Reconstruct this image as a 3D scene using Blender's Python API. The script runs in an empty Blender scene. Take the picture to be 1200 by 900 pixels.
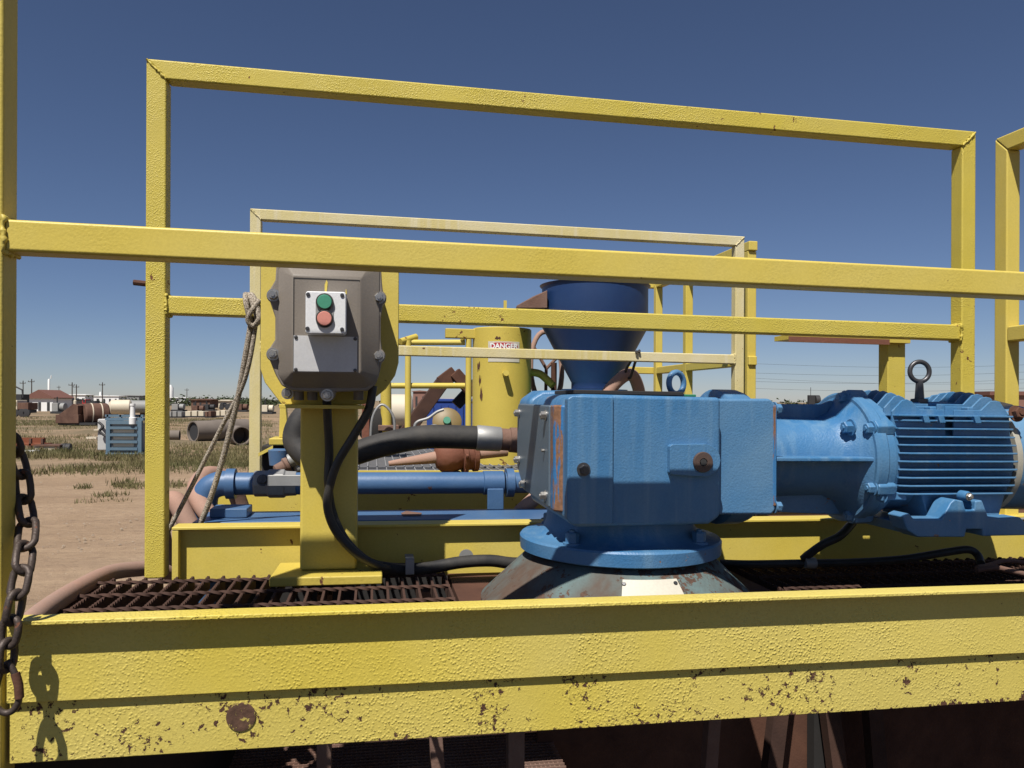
import bpy, bmesh, math, random
from mathutils import Vector, Matrix
random.seed(7)
R = math.radians
# ------------------------------------------------------------------ camera, sky, sun, exposure
H = 2.2                                   # eye height above the yard
scene = bpy.context.scene
COL = scene.collection
cam_d = bpy.data.cameras.new('camera'); cam = bpy.data.objects.new('camera', cam_d); COL.objects.link(cam)
cam_d.sensor_width = 36.0; cam_d.lens = 27.0; cam_d.shift_y = 20/1200
cam_d.clip_start = 0.02; cam_d.clip_end = 9000
cam.location = (0, 0, H); cam.rotation_euler = (R(90), R(-0.23), 0)
scene.camera = cam
SUN_DIR = Vector((0.394, 1.087, -1.90)).normalized()        # direction the light travels
elev = math.asin(-SUN_DIR.z); azim = math.atan2(-SUN_DIR.x, -SUN_DIR.y)
world = bpy.data.worlds.new('World'); scene.world = world; world.use_nodes = True
nt = world.node_tree; nt.nodes.clear()
sky = nt.nodes.new('ShaderNodeTexSky'); sky.sky_type = 'NISHITA'; sky.sun_disc = False
sky.sun_elevation = elev; sky.sun_rotation = azim
sky.altitude = 3000; sky.air_density = 1.05; sky.dust_density = 2.0; sky.ozone_density = 5.8
bg = nt.nodes.new('ShaderNodeBackground'); bg.inputs['Strength'].default_value = 0.054
out = nt.nodes.new('ShaderNodeOutputWorld')
tint = nt.nodes.new('ShaderNodeMix'); tint.data_type = 'RGBA'; tint.blend_type = 'MULTIPLY'; tint.inputs[0].default_value = 1.0; tint.inputs[7].default_value = (1.12, 1.0, 1.0, 1)
nt.links.new(sky.outputs[0], tint.inputs[6]); nt.links.new(tint.outputs[2], bg.inputs[0]); nt.links.new(bg.outputs[0], out.inputs[0])
sun_d = bpy.data.lights.new('sun', 'SUN'); sun_d.energy = 5.0; sun_d.angle = R(0.53); sun_d.color = (1.0, 0.95, 0.88)
sun = bpy.data.objects.new('sun', sun_d); COL.objects.link(sun)
sun.rotation_euler = SUN_DIR.to_track_quat('-Z', 'Y').to_euler()
scene.view_settings.view_transform = 'Standard'; scene.view_settings.look = 'None'
scene.view_settings.exposure = 0.35; scene.view_settings.gamma = 1.0; scene.view_settings.use_curve_mapping = False

# ------------------------------------------------------------------ frames of reference
# the tank is turned about 10 degrees from the picture plane and its rails run slightly downhill
C, S, T = math.cos(R(10.2)), math.sin(R(10.2)), 0.011
def P(p):                                  # tank coordinates (along, away, up from eye level) -> world
    u, v, w = p
    return Vector((C*u - S*v, S*u + C*v, H + w - T*u))
def I(p): return Vector(p)
def at(px, py, v):                         # measured point of the photograph on the plane v of the tank
    x = (px-600)/900; z = -(py-470-.004*(px-600))/900
    s = v/(C-S*x); u = s*(C*x+S)
    return (u, v, s*z + T*u)
def au(px, v): return at(px, 470, v)[0]
def aw(px, py, v): return at(px, py, v)[2]
def wat(px, py, d): return Vector(((px-600)/900*d, d, H-(py-470-.004*(px-600))/900*d))
def gp(px, py):
    z = -(py-470-.004*(px-600))/900; d = -H/z
    return Vector(((px-600)/900*d, d, 0))

# ------------------------------------------------------------------ mesh building
class MB:
    def __init__(s, f=P): s.v = []; s.f = []; s.m = f
    def add(s, vs, fs):
        b = len(s.v); s.v += [s.m(p) for p in vs]; s.f += [tuple(i+b for i in f) for f in fs]; return s
    def hexa(s, p): return s.add(p, [(0,3,2,1),(4,5,6,7),(0,1,5,4),(1,2,6,5),(2,3,7,6),(3,0,4,7)])
    def box(s, u0, u1, v0, v1, w0, w1):
        return s.hexa([(u0,v0,w0),(u1,v0,w0),(u1,v1,w0),(u0,v1,w0),(u0,v0,w1),(u1,v0,w1),(u1,v1,w1),(u0,v1,w1)])
    def prism(s, poly, ax, a, b, poly2=None):
        n = len(poly); q = poly2 or poly
        def mk(p, t): return (t,p[0],p[1]) if ax == 'u' else (p[0],t,p[1]) if ax == 'v' else (p[0],p[1],t)
        vs = [mk(p, a) for p in poly]+[mk(p, b) for p in q]
        return s.add(vs, [tuple(range(n))[::-1], tuple(range(n, 2*n))]+[(i,(i+1)%n,n+(i+1)%n,n+i) for i in range(n)])
    def lathe(s, o, ax, prof, n=32, a0=0.0, a1=2*math.pi):
        A = Vector(ax).normalized(); X = A.orthogonal().normalized(); Y = A.cross(X); o = Vector(o); full = abs(a1-a0-2*math.pi) < 1e-6
        k = n if full else n+1; vs = []; fs = []
        for t, r in prof:
            for i in range(k):
                a = a0+(a1-a0)*i/n; vs.append(o+A*t+(X*math.cos(a)+Y*math.sin(a))*max(r, 1e-5))
        for j in range(len(prof)-1):
            for i in range(n):
                i2 = (i+1) % k; fs.append((j*k+i, j*k+i2, (j+1)*k+i2, (j+1)*k+i))
        if full: fs += [tuple(range(k))[::-1], tuple(range((len(prof)-1)*k, len(prof)*k))]
        return s.add(vs, fs)
    def cyl(s, a, b, r, n=16, r2=None):
        a = Vector(a); b = Vector(b); d = b-a
        return s.lathe(a, d, [(0, r), (d.length, r if r2 is None else r2)], n)
    def tube(s, pts, r, n=10, closed=False, radii=None):
        pts = [Vector(p) for p in pts]; m = len(pts); vs = []; fs = []; X = None
        for i, p in enumerate(pts):
            if closed: t = pts[(i+1) % m]-pts[i-1]
            else: t = pts[min(i+1, m-1)]-pts[max(i-1, 0)]
            t.normalize()
            X = t.orthogonal().normalized() if X is None else (X-t*X.dot(t)).normalized()
            Y = t.cross(X); rr = radii[i] if radii else r
            vs += [p+(X*math.cos(2*math.pi*k/n)+Y*math.sin(2*math.pi*k/n))*rr for k in range(n)]
        for i in range(m if closed else m-1):
            j = (i+1) % m
            for k in range(n):
                fs.append((i*n+k, i*n+(k+1)%n, j*n+(k+1)%n, j*n+k))
        if not closed: fs += [tuple(range(n))[::-1], tuple(range((m-1)*n, m*n))]
        return s.add(vs, fs)
def smooth_path(pts, k=8):
    pts = [Vector(p) for p in pts]; o = []
    for i in range(len(pts)-1):
        p0 = pts[max(i-1, 0)]; p1 = pts[i]; p2 = pts[i+1]; p3 = pts[min(i+2, len(pts)-1)]
        for j in range(k):
            t = j/k
            o.append(.5*((2*p1)+(p2-p0)*t+(2*p0-5*p1+4*p2-p3)*t*t+(3*p1-p0-3*p2+p3)*t**3))
    return o+[pts[-1]]
def wloc(o):
    v = Vector((0, 0, 0))
    while o: v += o.location; o = o.parent
    return v
def obj(name, mb, mat, parent=None, bevel=0, seg=2, ang=38, base=None):
    me = bpy.data.meshes.new(name)
    if parent: b = wloc(parent); loc = Vector((0, 0, 0))
    else:
        if base is None:
            n = len(mb.v); base = Vector((sum(p.x for p in mb.v)/n, sum(p.y for p in mb.v)/n, min(p.z for p in mb.v)))
        b = base; loc = base
    me.from_pydata([p-b for p in mb.v], [], mb.f)
    bm = bmesh.new(); bm.from_mesh(me); bmesh.ops.recalc_face_normals(bm, faces=bm.faces); bm.to_mesh(me); bm.free()
    for p in me.polygons: p.use_smooth = True
    me.set_sharp_from_angle(angle=R(ang))
    me.materials.append(M[mat])
    o = bpy.data.objects.new(name, me); COL.objects.link(o); o.location = loc
    if parent: o.parent = parent
    if bevel:
        bv = o.modifiers.new('edge', 'BEVEL'); bv.width = bevel; bv.segments = seg; bv.limit_method = 'ANGLE'; bv.angle_limit = R(35); bv.harden_normals = True
    return o
def tag(o, label, cat, group=None):
    o['label'] = label; o['category'] = cat
    if group: o['group'] = group
    return o
def thing(name, label, cat, base, group=None):
    o = bpy.data.objects.new(name, None); o.empty_display_size = .1; COL.objects.link(o); o.location = base
    return tag(o, label, cat, group)
def struct(o): o['kind'] = 'structure'; return o
def stuff(o): o['kind'] = 'stuff'; return o
def piece(src, off, name=None):            # another piece that shares src's mesh, same parent
    c = src.copy(); COL.objects.link(c); c.parent = src.parent; c.location = src.location+Vector(off)
    for k in list(c.keys()): del c[k]
    return c
def Pd(u, v, w): return P((u, v, w))-P((0, 0, 0))

# ------------------------------------------------------------------ materials
M = {}
def nodes(name):
    m = bpy.data.materials.new(name); m.use_nodes = True; t = m.node_tree
    b = t.nodes['Principled BSDF']; M[name] = m
    return m, t, b
def N(t, kind, **kw):
    n = t.nodes.new(kind)
    for k, v in kw.items():
        if k in n.inputs: n.inputs[k].default_value = v
        else: setattr(n, k, v)
    return n
def noise(t, co, scale, detail=4, rough=.55, dist=0):
    n = N(t, 'ShaderNodeTexNoise', Scale=scale, Detail=detail, Roughness=rough, Distortion=dist)
    t.links.new(co, n.inputs['Vector']); return n.outputs['Fac']
def ramp(t, fac, stops):
    r = t.nodes.new('ShaderNodeValToRGB'); e = r.color_ramp.elements
    while len(e) < len(stops): e.new(.5)
    for i, (p, c) in enumerate(stops):
        e[i].position = p; e[i].color = (c, c, c, 1) if not isinstance(c, tuple) else (*c, 1)
    t.links.new(fac, r.inputs[0]); return r.outputs[0]
def mix(t, fac, a, b, mode='MIX'):
    n = t.nodes.new('ShaderNodeMix'); n.data_type = 'RGBA'; n.blend_type = mode
    for s, x in ((n.inputs[0], fac), (n.inputs[6], a), (n.inputs[7], b)):
        if isinstance(x, (int, float)): s.default_value = x
        elif isinstance(x, tuple): s.default_value = (*x, 1)
        else: t.links.new(x, s)
    return n.outputs[2]
def math_(t, op, a, b=0.0):
    n = t.nodes.new('ShaderNodeMath'); n.operation = op
    for s, x in zip(n.inputs, (a, b)):
        if isinstance(x, (int, float)): s.default_value = x
        else: t.links.new(x, s)
    return n.outputs[0]
RUST = (.12, .045, .022)
def paint(name, col, rough=.5, metal=0.0, var=.18, vscale=9, bump=0.0, bscale=180, bdist=.0015, rust=0.0, rscale=35, rustcol=RUST, fade=None, fadeamt=.4, streak=False, spec=.5, low_rust=None, droplet=False, patchy=False, rstretch=None):
    m, t, b = nodes(name)
    co = N(t, 'ShaderNodeTexCoord').outputs['Object']
    c = col
    v = noise(t, co, vscale, 3, .6)
    c = mix(t, math_(t, 'MULTIPLY', ramp(t, v, [(.3, 0.), (.7, 1.)]), var), c, tuple(x*.55 for x in col))
    if fade:
        f = ramp(t, noise(t, co, vscale*.45, 4, .65, .4), [(.35, 0.), (.68, 1.)])
        if streak:
            mp = N(t, 'ShaderNodeMapping'); mp.inputs['Scale'].default_value = (40, 40, 2.5); t.links.new(co, mp.inputs[0])
            f = math_(t, 'MAXIMUM', f, ramp(t, noise(t, mp.outputs[0], 1.0, 3), [(.4, 0.), (.7, .9)]))
        c = mix(t, math_(t, 'MULTIPLY', f, fadeamt), c, fade)
    c = mix(t, ramp(t, noise(t, co, 260, 1), [(.3, .0), (.75, .16)]), c, tuple(x*.5 for x in col))
    rg = rough
    hgt = None
    if bump:
        if droplet:
            vo = N(t, 'ShaderNodeTexVoronoi', feature='SMOOTH_F1', Scale=bscale); vo.inputs['Smoothness'].default_value = .7
            nz = N(t, 'ShaderNodeTexNoise', Scale=90.0); t.links.new(co, nz.inputs['Vector'])
            wv = mix(t, .004, co, nz.outputs['Color'], 'ADD')
            t.links.new(wv, vo.inputs['Vector'])
            amp = ramp(t, noise(t, co, 7, 2), [(.34, .12), (.66, 1.)])
            hgt = math_(t, 'MULTIPLY', ramp(t, vo.outputs['Distance'], [(.08, 1.), (.5, 0.)]), amp)
            hgt = math_(t, 'ADD', hgt, math_(t, 'MULTIPLY', noise(t, co, bscale*2.2, 2), .25))
        else:
            hgt = noise(t, co, bscale, 3, .5)
            if patchy: hgt = math_(t, 'MULTIPLY', hgt, ramp(t, noise(t, co, 9, 3), [(.35, .15), (.65, 1.)]))
    if rust:
        rco = co
        if rstretch:
            rm = N(t, 'ShaderNodeMapping'); rm.inputs['Scale'].default_value = (1, 1, rstretch); t.links.new(co, rm.inputs[0]); rco = rm.outputs[0]
        rn = noise(t, rco, rscale, 5, .68, .3)
        big = noise(t, co, rscale*.14, 1, .5)
        s = math_(t, 'ADD', math_(t, 'MULTIPLY', rn, .72), math_(t, 'MULTIPLY', big, .28))
        if low_rust:
            z = N(t, 'ShaderNodeSeparateXYZ'); t.links.new(co, z.inputs[0])
            g = t.nodes.new('ShaderNodeMapRange'); g.inputs[1].default_value = low_rust[0]; g.inputs[2].default_value = low_rust[1]
            g.inputs[3].default_value = low_rust[2]; g.inputs[4].default_value = 0; t.links.new(z.outputs[2], g.inputs[0])
            s = math_(t, 'ADD', s, g.outputs[0])
        th = .70-.22*rust
        k = ramp(t, s, [(th, 0.), (th+.012, 1.)])
        rc = mix(t, noise(t, co, 120, 2), tuple(x*.45 for x in rustcol), tuple(min(1, x*1.9) for x in rustcol))
        c = mix(t, k, c, rc)
        rgn = mix(t, k, (rough,)*3, (.9,)*3)
        t.links.new(rgn, b.inputs['Roughness'])
        hgt = math_(t, 'SUBTRACT', hgt if hgt is not None else 0.5, math_(t, 'MULTIPLY', k, .5))
    else: b.inputs['Roughness'].default_value = rough
    t.links.new(c, b.inputs['Base Color'])
    b.inputs['Metallic'].default_value = metal; b.inputs['Specular IOR Level'].default_value = spec
    if hgt is not None:
        bp = N(t, 'ShaderNodeBump', Strength=bump or .3, Distance=bdist); t.links.new(hgt, bp.inputs['Height']); t.links.new(bp.outputs[0], b.inputs['Normal'])
    return m
YEL = (.62, .485, .085)
paint('yellow', YEL, .45, bump=.55, bscale=300, bdist=.0009, rust=.20, rscale=38, patchy=True, fade=(.64, .54, .20), fadeamt=.35, spec=.35)
paint('yellow_beam', (.61, .485, .075), .5, bump=.72, bscale=250, bdist=.0015, rust=.10, rscale=30, fade=(.63, .54, .21), fadeamt=.5, vscale=4, droplet=True, spec=.35)
paint('yellow_beam_rusty', (.60, .48, .085), .5, bump=.72, bscale=250, bdist=.0015, rust=.54, rscale=105, rustcol=(.065, .030, .017), fade=(.63, .54, .21), fadeamt=.5, vscale=4, droplet=True, spec=.35, low_rust=(.0, .012, .12))
paint('yellow_chipped', (.56, .45, .065), .5, bump=.7, bscale=340, bdist=.0016, rust=.34, rscale=40, fade=(.64, .54, .20), fadeamt=.25, spec=.35, droplet=True)
paint('yellow_faded', (.60, .50, .17), .55, bump=.5, bscale=200, rust=.18, rscale=40, fade=(.66, .60, .42), fadeamt=.9, streak=True, vscale=5, spec=.3)
paint('yellow_far', (.55, .43, .08), .5, bump=.4, bscale=120, rust=.36, rscale=22, vscale=4, spec=.35)
paint('plug_rust', (.45, .36, .08), .7, bump=.5, bscale=200, rust=.95, rscale=55, rustcol=(.075, .038, .022))
paint('blue_machine', (.034, .155, .34), .46, bump=.6, bscale=280, bdist=.0011, rust=.26, rscale=34, rustcol=(.17, .10, .065), fade=(.15, .27, .39), fadeamt=.65, vscale=7, var=.3, streak=True)
paint('blue_cover', (.09, .13, .17), .42, bump=.3, bscale=200, bdist=.0008, fade=(.12, .155, .19), fadeamt=.6, vscale=6)
paint('blue_motor', (.038, .17, .36), .46, bump=.5, bscale=240, bdist=.0010, rust=.26, rscale=40, rustcol=(.22, .15, .11), fade=(.16, .28, .40), fadeamt=.65, vscale=9, var=.3, streak=True)
paint('blue_pipe', (.045, .115, .25), .45, bump=.25, bscale=90, rust=.30, rscale=11, fade=(.14, .22, .33), fadeamt=.5, vscale=5)
paint('blue_hopper', (.010, .035, .12), .45, bump=.2, bscale=60, rust=.12, rscale=14, fade=(.02, .06, .16), fadeamt=.4)
paint('blue_yard', (.085, .15, .21), .6, var=.3, vscale=2, fade=(.15, .21, .25), fadeamt=.5)
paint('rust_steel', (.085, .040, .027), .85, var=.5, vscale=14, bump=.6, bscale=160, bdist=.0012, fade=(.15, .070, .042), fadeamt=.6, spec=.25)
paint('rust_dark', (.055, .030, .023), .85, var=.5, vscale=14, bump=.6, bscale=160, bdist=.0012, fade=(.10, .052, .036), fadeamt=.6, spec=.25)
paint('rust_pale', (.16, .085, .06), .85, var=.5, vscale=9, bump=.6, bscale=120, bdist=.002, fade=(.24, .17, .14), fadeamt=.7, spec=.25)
paint('rust_red', (.20, .075, .045), .8, var=.4, vscale=9, bump=.5, bscale=80, bdist=.003, fade=(.16, .08, .06), fadeamt=.6, spec=.3)
paint('cone_rust', (.10, .068, .050), .75, var=.5, vscale=14, bump=.6, bscale=120, bdist=.0015, rust=.70, rscale=38, rustcol=(.075, .045, .032), fade=(.12, .20, .205), fadeamt=.9, spec=.3)
paint('blue_stained', (.030, .15, .35), .5, bump=.35, bscale=220, rust=.98, rscale=70, rstretch=.10, rustcol=(.17, .085, .045), fade=(.065, .20, .38), fadeamt=.5)
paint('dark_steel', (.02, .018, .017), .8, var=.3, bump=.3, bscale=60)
paint('chain_steel', (.075, .055, .045), .55, metal=.35, var=.5, vscale=40, bump=.4, bscale=300, rust=.55, rscale=60, rustcol=(.14, .06, .035))
paint('bolt_steel', (.40, .39, .37), .38, metal=.8, var=.4, vscale=60)
paint('bolt_dark', (.10, .10, .105), .42, metal=.7, var=.3, vscale=60)
paint('plug_brown', (.085, .055, .045), .55, var=.4, vscale=50, bump=.2)
paint('galv', (.36, .36, .35), .55, metal=.45, var=.45, vscale=18, rust=.18, rscale=40)
paint('enclosure_grey', (.195, .168, .138), .55, bump=.35, bscale=330, bdist=.0007, var=.2, fade=(.23, .20, .17), fadeamt=.5)
paint('box_grey', (.72, .73, .74), .45, bump=.15, bscale=300, var=.10, vscale=30)
paint('label_metal', (.56, .56, .56), .45, metal=.1, var=.22, vscale=30, fade=(.52, .53, .55), fadeamt=.5, streak=True)
paint('tag_cream', (.56, .53, .44), .5, var=.12, vscale=30, rust=.12, rscale=60, rustcol=(.45, .35, .25))
paint('button_green', (.06, .27, .17), .45, var=.15, vscale=60)
paint('button_red', (.62, .25, .20), .45, var=.15, vscale=60)
paint('rubber', (.016, .016, .017), .72, var=.3, vscale=25, bump=.25, bscale=160, fade=(.075, .066, .056), fadeamt=.6)
paint('rubber_cable', (.022, .022, .021), .5, var=.3, vscale=25, bump=.2, bscale=300, fade=(.07, .06, .05), fadeamt=.4)
paint('hose_pink', (.37, .225, .17), .75, var=.22, vscale=14, bump=.25, bscale=140, fade=(.29, .215, .175), fadeamt=.6, spec=.2)
paint('white_paint', (.78, .78, .76), .6, var=.12, vscale=1)
paint('cream_paint', (.62, .55, .42), .6, var=.25, vscale=1.5)
paint('grey_tank', (.27, .27, .26), .6, var=.35, vscale=1.2)
paint('stone', (.30, .235, .17), .9, var=.5, vscale=3)
paint('grey_pale', (.48, .48, .47), .6, var=.3, vscale=2)
paint('tar_pipe', (.19, .16, .135), .8, var=.4, vscale=1.5, spec=.2)
paint('yard_rust', (.10, .055, .042), .85, var=.5, vscale=1.6, fade=(.22, .13, .09), fadeamt=.7, spec=.2)
paint('yard_orange', (.22, .075, .04), .8, var=.4, vscale=1.6, spec=.2)
paint('yard_dark', (.03, .03, .032), .7, var=.3, vscale=2)
paint('roof_red', (.17, .075, .055), .8, var=.25, vscale=1)
paint('red_paint', (.40, .03, .03), .5, var=.2, vscale=1)
paint('wood_grey', (.30, .27, .22), .85, var=.4, vscale=6)
paint('pole_wood', (.07, .055, .045), .9, var=.3, vscale=2)
paint('grey_deck', (.11, .11, .115), .7, var=.3, vscale=8, bump=.2)
paint('deck_bar', (.27, .27, .275), .6, var=.3, vscale=8)
paint('container_blue', (.015, .05, .24), .5, var=.2, vscale=2)
paint('cream_worn', (.36, .34, .28), .6, var=.4, vscale=20, rust=.3, rscale=40)
paint('brass', (.20, .14, .05), .5, var=.4, vscale=10)
paint('green_paint', (.03, .22, .13), .5, var=.2)
paint('sign_red', (.42, .03, .035), .5, var=.2)
paint('brick_far', (.25, .13, .10), .8, var=.4, vscale=.5)
paint('leaf', (.105, .115, .045), .8, var=.4, vscale=.5, fade=(.24, .19, .10), fadeamt=.8, spec=.15)
paint('tree_far', (.055, .07, .035), .9, var=.4, vscale=.1, spec=.1)
def rope_mat():
    m, t, b = nodes('rope')
    co = N(t, 'ShaderNodeTexCoord').outputs['Object']
    n = noise(t, co, 420, 2); c = mix(t, ramp(t, n, [(.40, 0.), (.58, 1.)]), (.12, .095, .07), (.46, .40, .32))
    t.links.new(c, b.inputs['Base Color']); b.inputs['Roughness'].default_value = .9
    bp = N(t, 'ShaderNodeBump', Strength=.9, Distance=.002); t.links.new(n, bp.inputs['Height']); t.links.new(bp.outputs[0], b.inputs['Normal'])
rope_mat()
def sand_mat():
    m, t, b = nodes('sand')
    co = N(t, 'ShaderNodeTexCoord').outputs['Object']
    n1 = noise(t, co, .35, 6, .6); n2 = noise(t, co, 5, 6, .65); n3 = noise(t, co, 60, 3)
    c = mix(t, ramp(t, n1, [(.35, 0.), (.65, 1.)]), (.26, .182, .115), (.325, .235, .155))
    c = mix(t, math_(t, 'MULTIPLY', ramp(t, n2, [(.45, 0.), (.7, 1.)]), .5), c, (.20, .135, .09))
    mp = N(t, 'ShaderNodeMapping'); mp.inputs['Scale'].default_value = (.12, 1.6, 1); t.links.new(co, mp.inputs[0])
    tr = noise(t, mp.outputs[0], 1.0, 5, .6)
    c = mix(t, math_(t, 'MULTIPLY', ramp(t, tr, [(.48, 0.), (.6, 1.)]), .30), c, (.20, .138, .093))
    peb = N(t, 'ShaderNodeTexVoronoi', Scale=7.0); t.links.new(co, peb.inputs['Vector'])
    c = mix(t, math_(t, 'MULTIPLY', ramp(t, peb.outputs['Distance'], [(.06, 1.), (.09, 0.)]), ramp(t, noise(t, co, 1.3, 2), [(.5, 0.), (.6, .9)])), c, (.45, .38, .31))
    # thin soil where weeds grow, beyond the bare track
    gr = ramp(t, noise(t, co, .16, 5, .65, .6), [(.42, 0.), (.56, 1.)])
    sx = N(t, 'ShaderNodeSeparateXYZ'); t.links.new(co, sx.inputs[0])
    far = t.nodes.new('ShaderNodeMapRange'); far.inputs[1].default_value = 22; far.inputs[2].default_value = 27; t.links.new(sx.outputs[1], far.inputs[0])
    c = mix(t, math_(t, 'MULTIPLY', math_(t, 'MULTIPLY', gr, far.outputs[0]), .75), c, (.13, .11, .065))
    # unseen dark ground added around and behind the camera to cut bounced light
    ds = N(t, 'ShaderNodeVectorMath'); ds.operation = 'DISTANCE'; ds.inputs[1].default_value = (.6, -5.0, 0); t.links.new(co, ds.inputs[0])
    bounce_cut = ramp(t, math_(t, 'ADD', math_(t, 'MULTIPLY', ds.outputs['Value'], .042), math_(t, 'MULTIPLY', noise(t, co, .9, 5, .65), .25)), [(.60, 1.), (.72, 0.)])
    c = mix(t, math_(t, 'MULTIPLY', bounce_cut, .97), c, (.036, .030, .025))
    t.links.new(c, b.inputs['Base Color']); b.inputs['Roughness'].default_value = .95; b.inputs['Specular IOR Level'].default_value = .15
    h = math_(t, 'ADD', math_(t, 'MULTIPLY', math_(t, 'ADD', n2, math_(t, 'MULTIPLY', tr, 1.6)), 1.0), math_(t, 'MULTIPLY', n3, .25))
    bp = N(t, 'ShaderNodeBump', Strength=.8, Distance=.06); t.links.new(h, bp.inputs['Height']); t.links.new(bp.outputs[0], b.inputs['Normal'])
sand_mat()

# ------------------------------------------------------------------ ground
g = MB(I)
xs = [-3000, -400, -150, -80]+[-60+2*i for i in range(61)]+[80, 150, 400, 3000]
ys = [-300, -60, -20]+[-4+2*i for i in range(48)]+[110, 150, 250, 500, 6000]
vs = []
for y in ys:
    for x in xs:
        h = 0
        if 8 < y < 95 and -60 <= x <= 60: h = .06*math.sin(x*.37+y*.21)+.05*math.sin(y*.9+x*.13)
        vs.append((x, y, h))
nx = len(xs)
g.add(vs, [(j*nx+i, j*nx+i+1, (j+1)*nx+i+1, (j+1)*nx+i) for j in range(len(ys)-1) for i in range(nx-1)])
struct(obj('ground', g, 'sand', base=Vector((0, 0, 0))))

# ------------------------------------------------------------------ the tank: beams, walls, decks
VF, VB, VR = 1.013, 1.70, 2.97             # front rail, back rail and far rail planes
DK = -.367                                 # deck level
TU = .04                                   # rail tube size
tank = thing('mud_tank', 'yellow steel tank with wide rusty edged side beams under the front rail', 'tank', P((.6, 1.7, -H+.02)))
fw = VF+.004
b0 = -.434
m = MB().prism([(fw+.0, -.2665), (fw-.023, -.267), (fw-.023, -.2725), (fw, -.2735), (fw, -.372), (fw+.008, -.372), (fw+.008, -.267)], 'u', b0, 2.6)
obj('front_beam', m, 'yellow_beam', tank, bevel=.0015)
fl = obj('lower_beam', MB().box(b0, 2.6, fw+.0075, fw+.017, -.448, -.3735), 'yellow_beam_rusty', tank, bevel=.0015)
fl.location.z = -.448+H-T*1.0-wloc(tank).z   # origin at the lower edge so wear can follow it
for vtx in fl.data.vertices: vtx.co.z -= fl.location.z
pc = at(284, 840, fw+.0075)
obj('weld_plug', MB().lathe((pc[0], fw+.0078, pc[2]), (0, -1, 0), [(0, .0185), (.002, .018), (.0026, .014), (.0018, .010), (.0022, .002)], 28), 'plug_rust', tank)
# back toe beam
m = MB().prism([(VB-.001, -.267), (VB-.023, -.267), (VB-.023, -.273), (VB-.001, -.2735), (VB-.001, -.385), (VB+.007, -.385), (VB+.007, -.2735), (VB+.03, -.273), (VB+.03, -.267)], 'u', -.408, 2.6)
obj('back_beam', m, 'yellow', tank, bevel=.0015)
# stiffener at the left end of the back beam
obj('stiffener', MB().box(-.4075, -.395, VB-.022, VB-.002, -.384, -.274), 'yellow', tank, bevel=.001)
# far walkway beam
m = MB().prism([(2.30, -.267), (2.30, -.335), (2.31, -.335), (2.31, -.275), (2.38, -.275), (2.38, -.267)], 'u', -.45, 2.6)
obj('inner_beam', m, 'yellow', tank, bevel=.0015)
m = MB().prism([(2.97, -.267), (2.97, -.385), (2.98, -.385), (2.98, -.267)], 'u', -.41, 2.6)
obj('far_beam', m, 'yellow', tank, bevel=.0015)
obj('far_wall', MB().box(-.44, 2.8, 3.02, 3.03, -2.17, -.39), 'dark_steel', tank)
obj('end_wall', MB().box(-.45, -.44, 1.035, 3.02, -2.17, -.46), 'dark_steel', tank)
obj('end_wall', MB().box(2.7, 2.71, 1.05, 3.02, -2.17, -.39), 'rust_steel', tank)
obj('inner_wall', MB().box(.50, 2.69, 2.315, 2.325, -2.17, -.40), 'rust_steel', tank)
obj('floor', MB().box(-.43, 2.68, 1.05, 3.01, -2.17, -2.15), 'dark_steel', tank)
obj('support_plate', MB().box(.16, .80, 1.06, 1.675, DK-.03, DK-.008), 'rust_steel', tank, bevel=.002)
for ua, ub in ((.46, 1.0), (1.22, 2.65)): obj('shade_plate', MB().box(ua, ub, 1.75, 2.29, -.352, -.342), 'rust_steel', tank)  # added plates, hidden behind the machine, keep sun off the inner wall
# rusty braces and posts inside the open frame
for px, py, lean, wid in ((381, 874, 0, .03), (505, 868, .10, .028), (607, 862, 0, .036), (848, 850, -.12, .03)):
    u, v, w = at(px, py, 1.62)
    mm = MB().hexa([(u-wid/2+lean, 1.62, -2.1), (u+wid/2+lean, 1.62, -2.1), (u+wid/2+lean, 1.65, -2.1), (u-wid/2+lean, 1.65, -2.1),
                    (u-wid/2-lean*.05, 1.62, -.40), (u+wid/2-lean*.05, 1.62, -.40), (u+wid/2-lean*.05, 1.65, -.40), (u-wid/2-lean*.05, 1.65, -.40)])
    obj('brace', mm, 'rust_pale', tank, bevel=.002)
for x0, x1 in ((880, 935), (1000, 940), (1040, 1000)):  # diagonal bars added to break up the sunlit patch on the inner wall
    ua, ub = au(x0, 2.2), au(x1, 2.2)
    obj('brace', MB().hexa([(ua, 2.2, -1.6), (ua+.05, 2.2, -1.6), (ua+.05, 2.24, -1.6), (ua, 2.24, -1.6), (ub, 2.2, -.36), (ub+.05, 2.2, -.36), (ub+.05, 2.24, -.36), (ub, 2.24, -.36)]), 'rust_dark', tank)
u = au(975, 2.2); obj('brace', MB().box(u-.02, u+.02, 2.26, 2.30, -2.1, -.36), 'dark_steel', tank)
# lower mesh floor, seen through the gap under the beam
m = MB()
for i in range(70):
    uu = -.40+i*.0135; m.box(uu, uu+.004, 1.80, 2.95, -1.062, -1.05)
for i in range(60):
    vv = 1.80+i*.0195; m.box(-.40, .55, vv, vv+.004, -1.056, -1.046)
stuff(obj('mesh_floor', m, 'rust_pale', tank))

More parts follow.
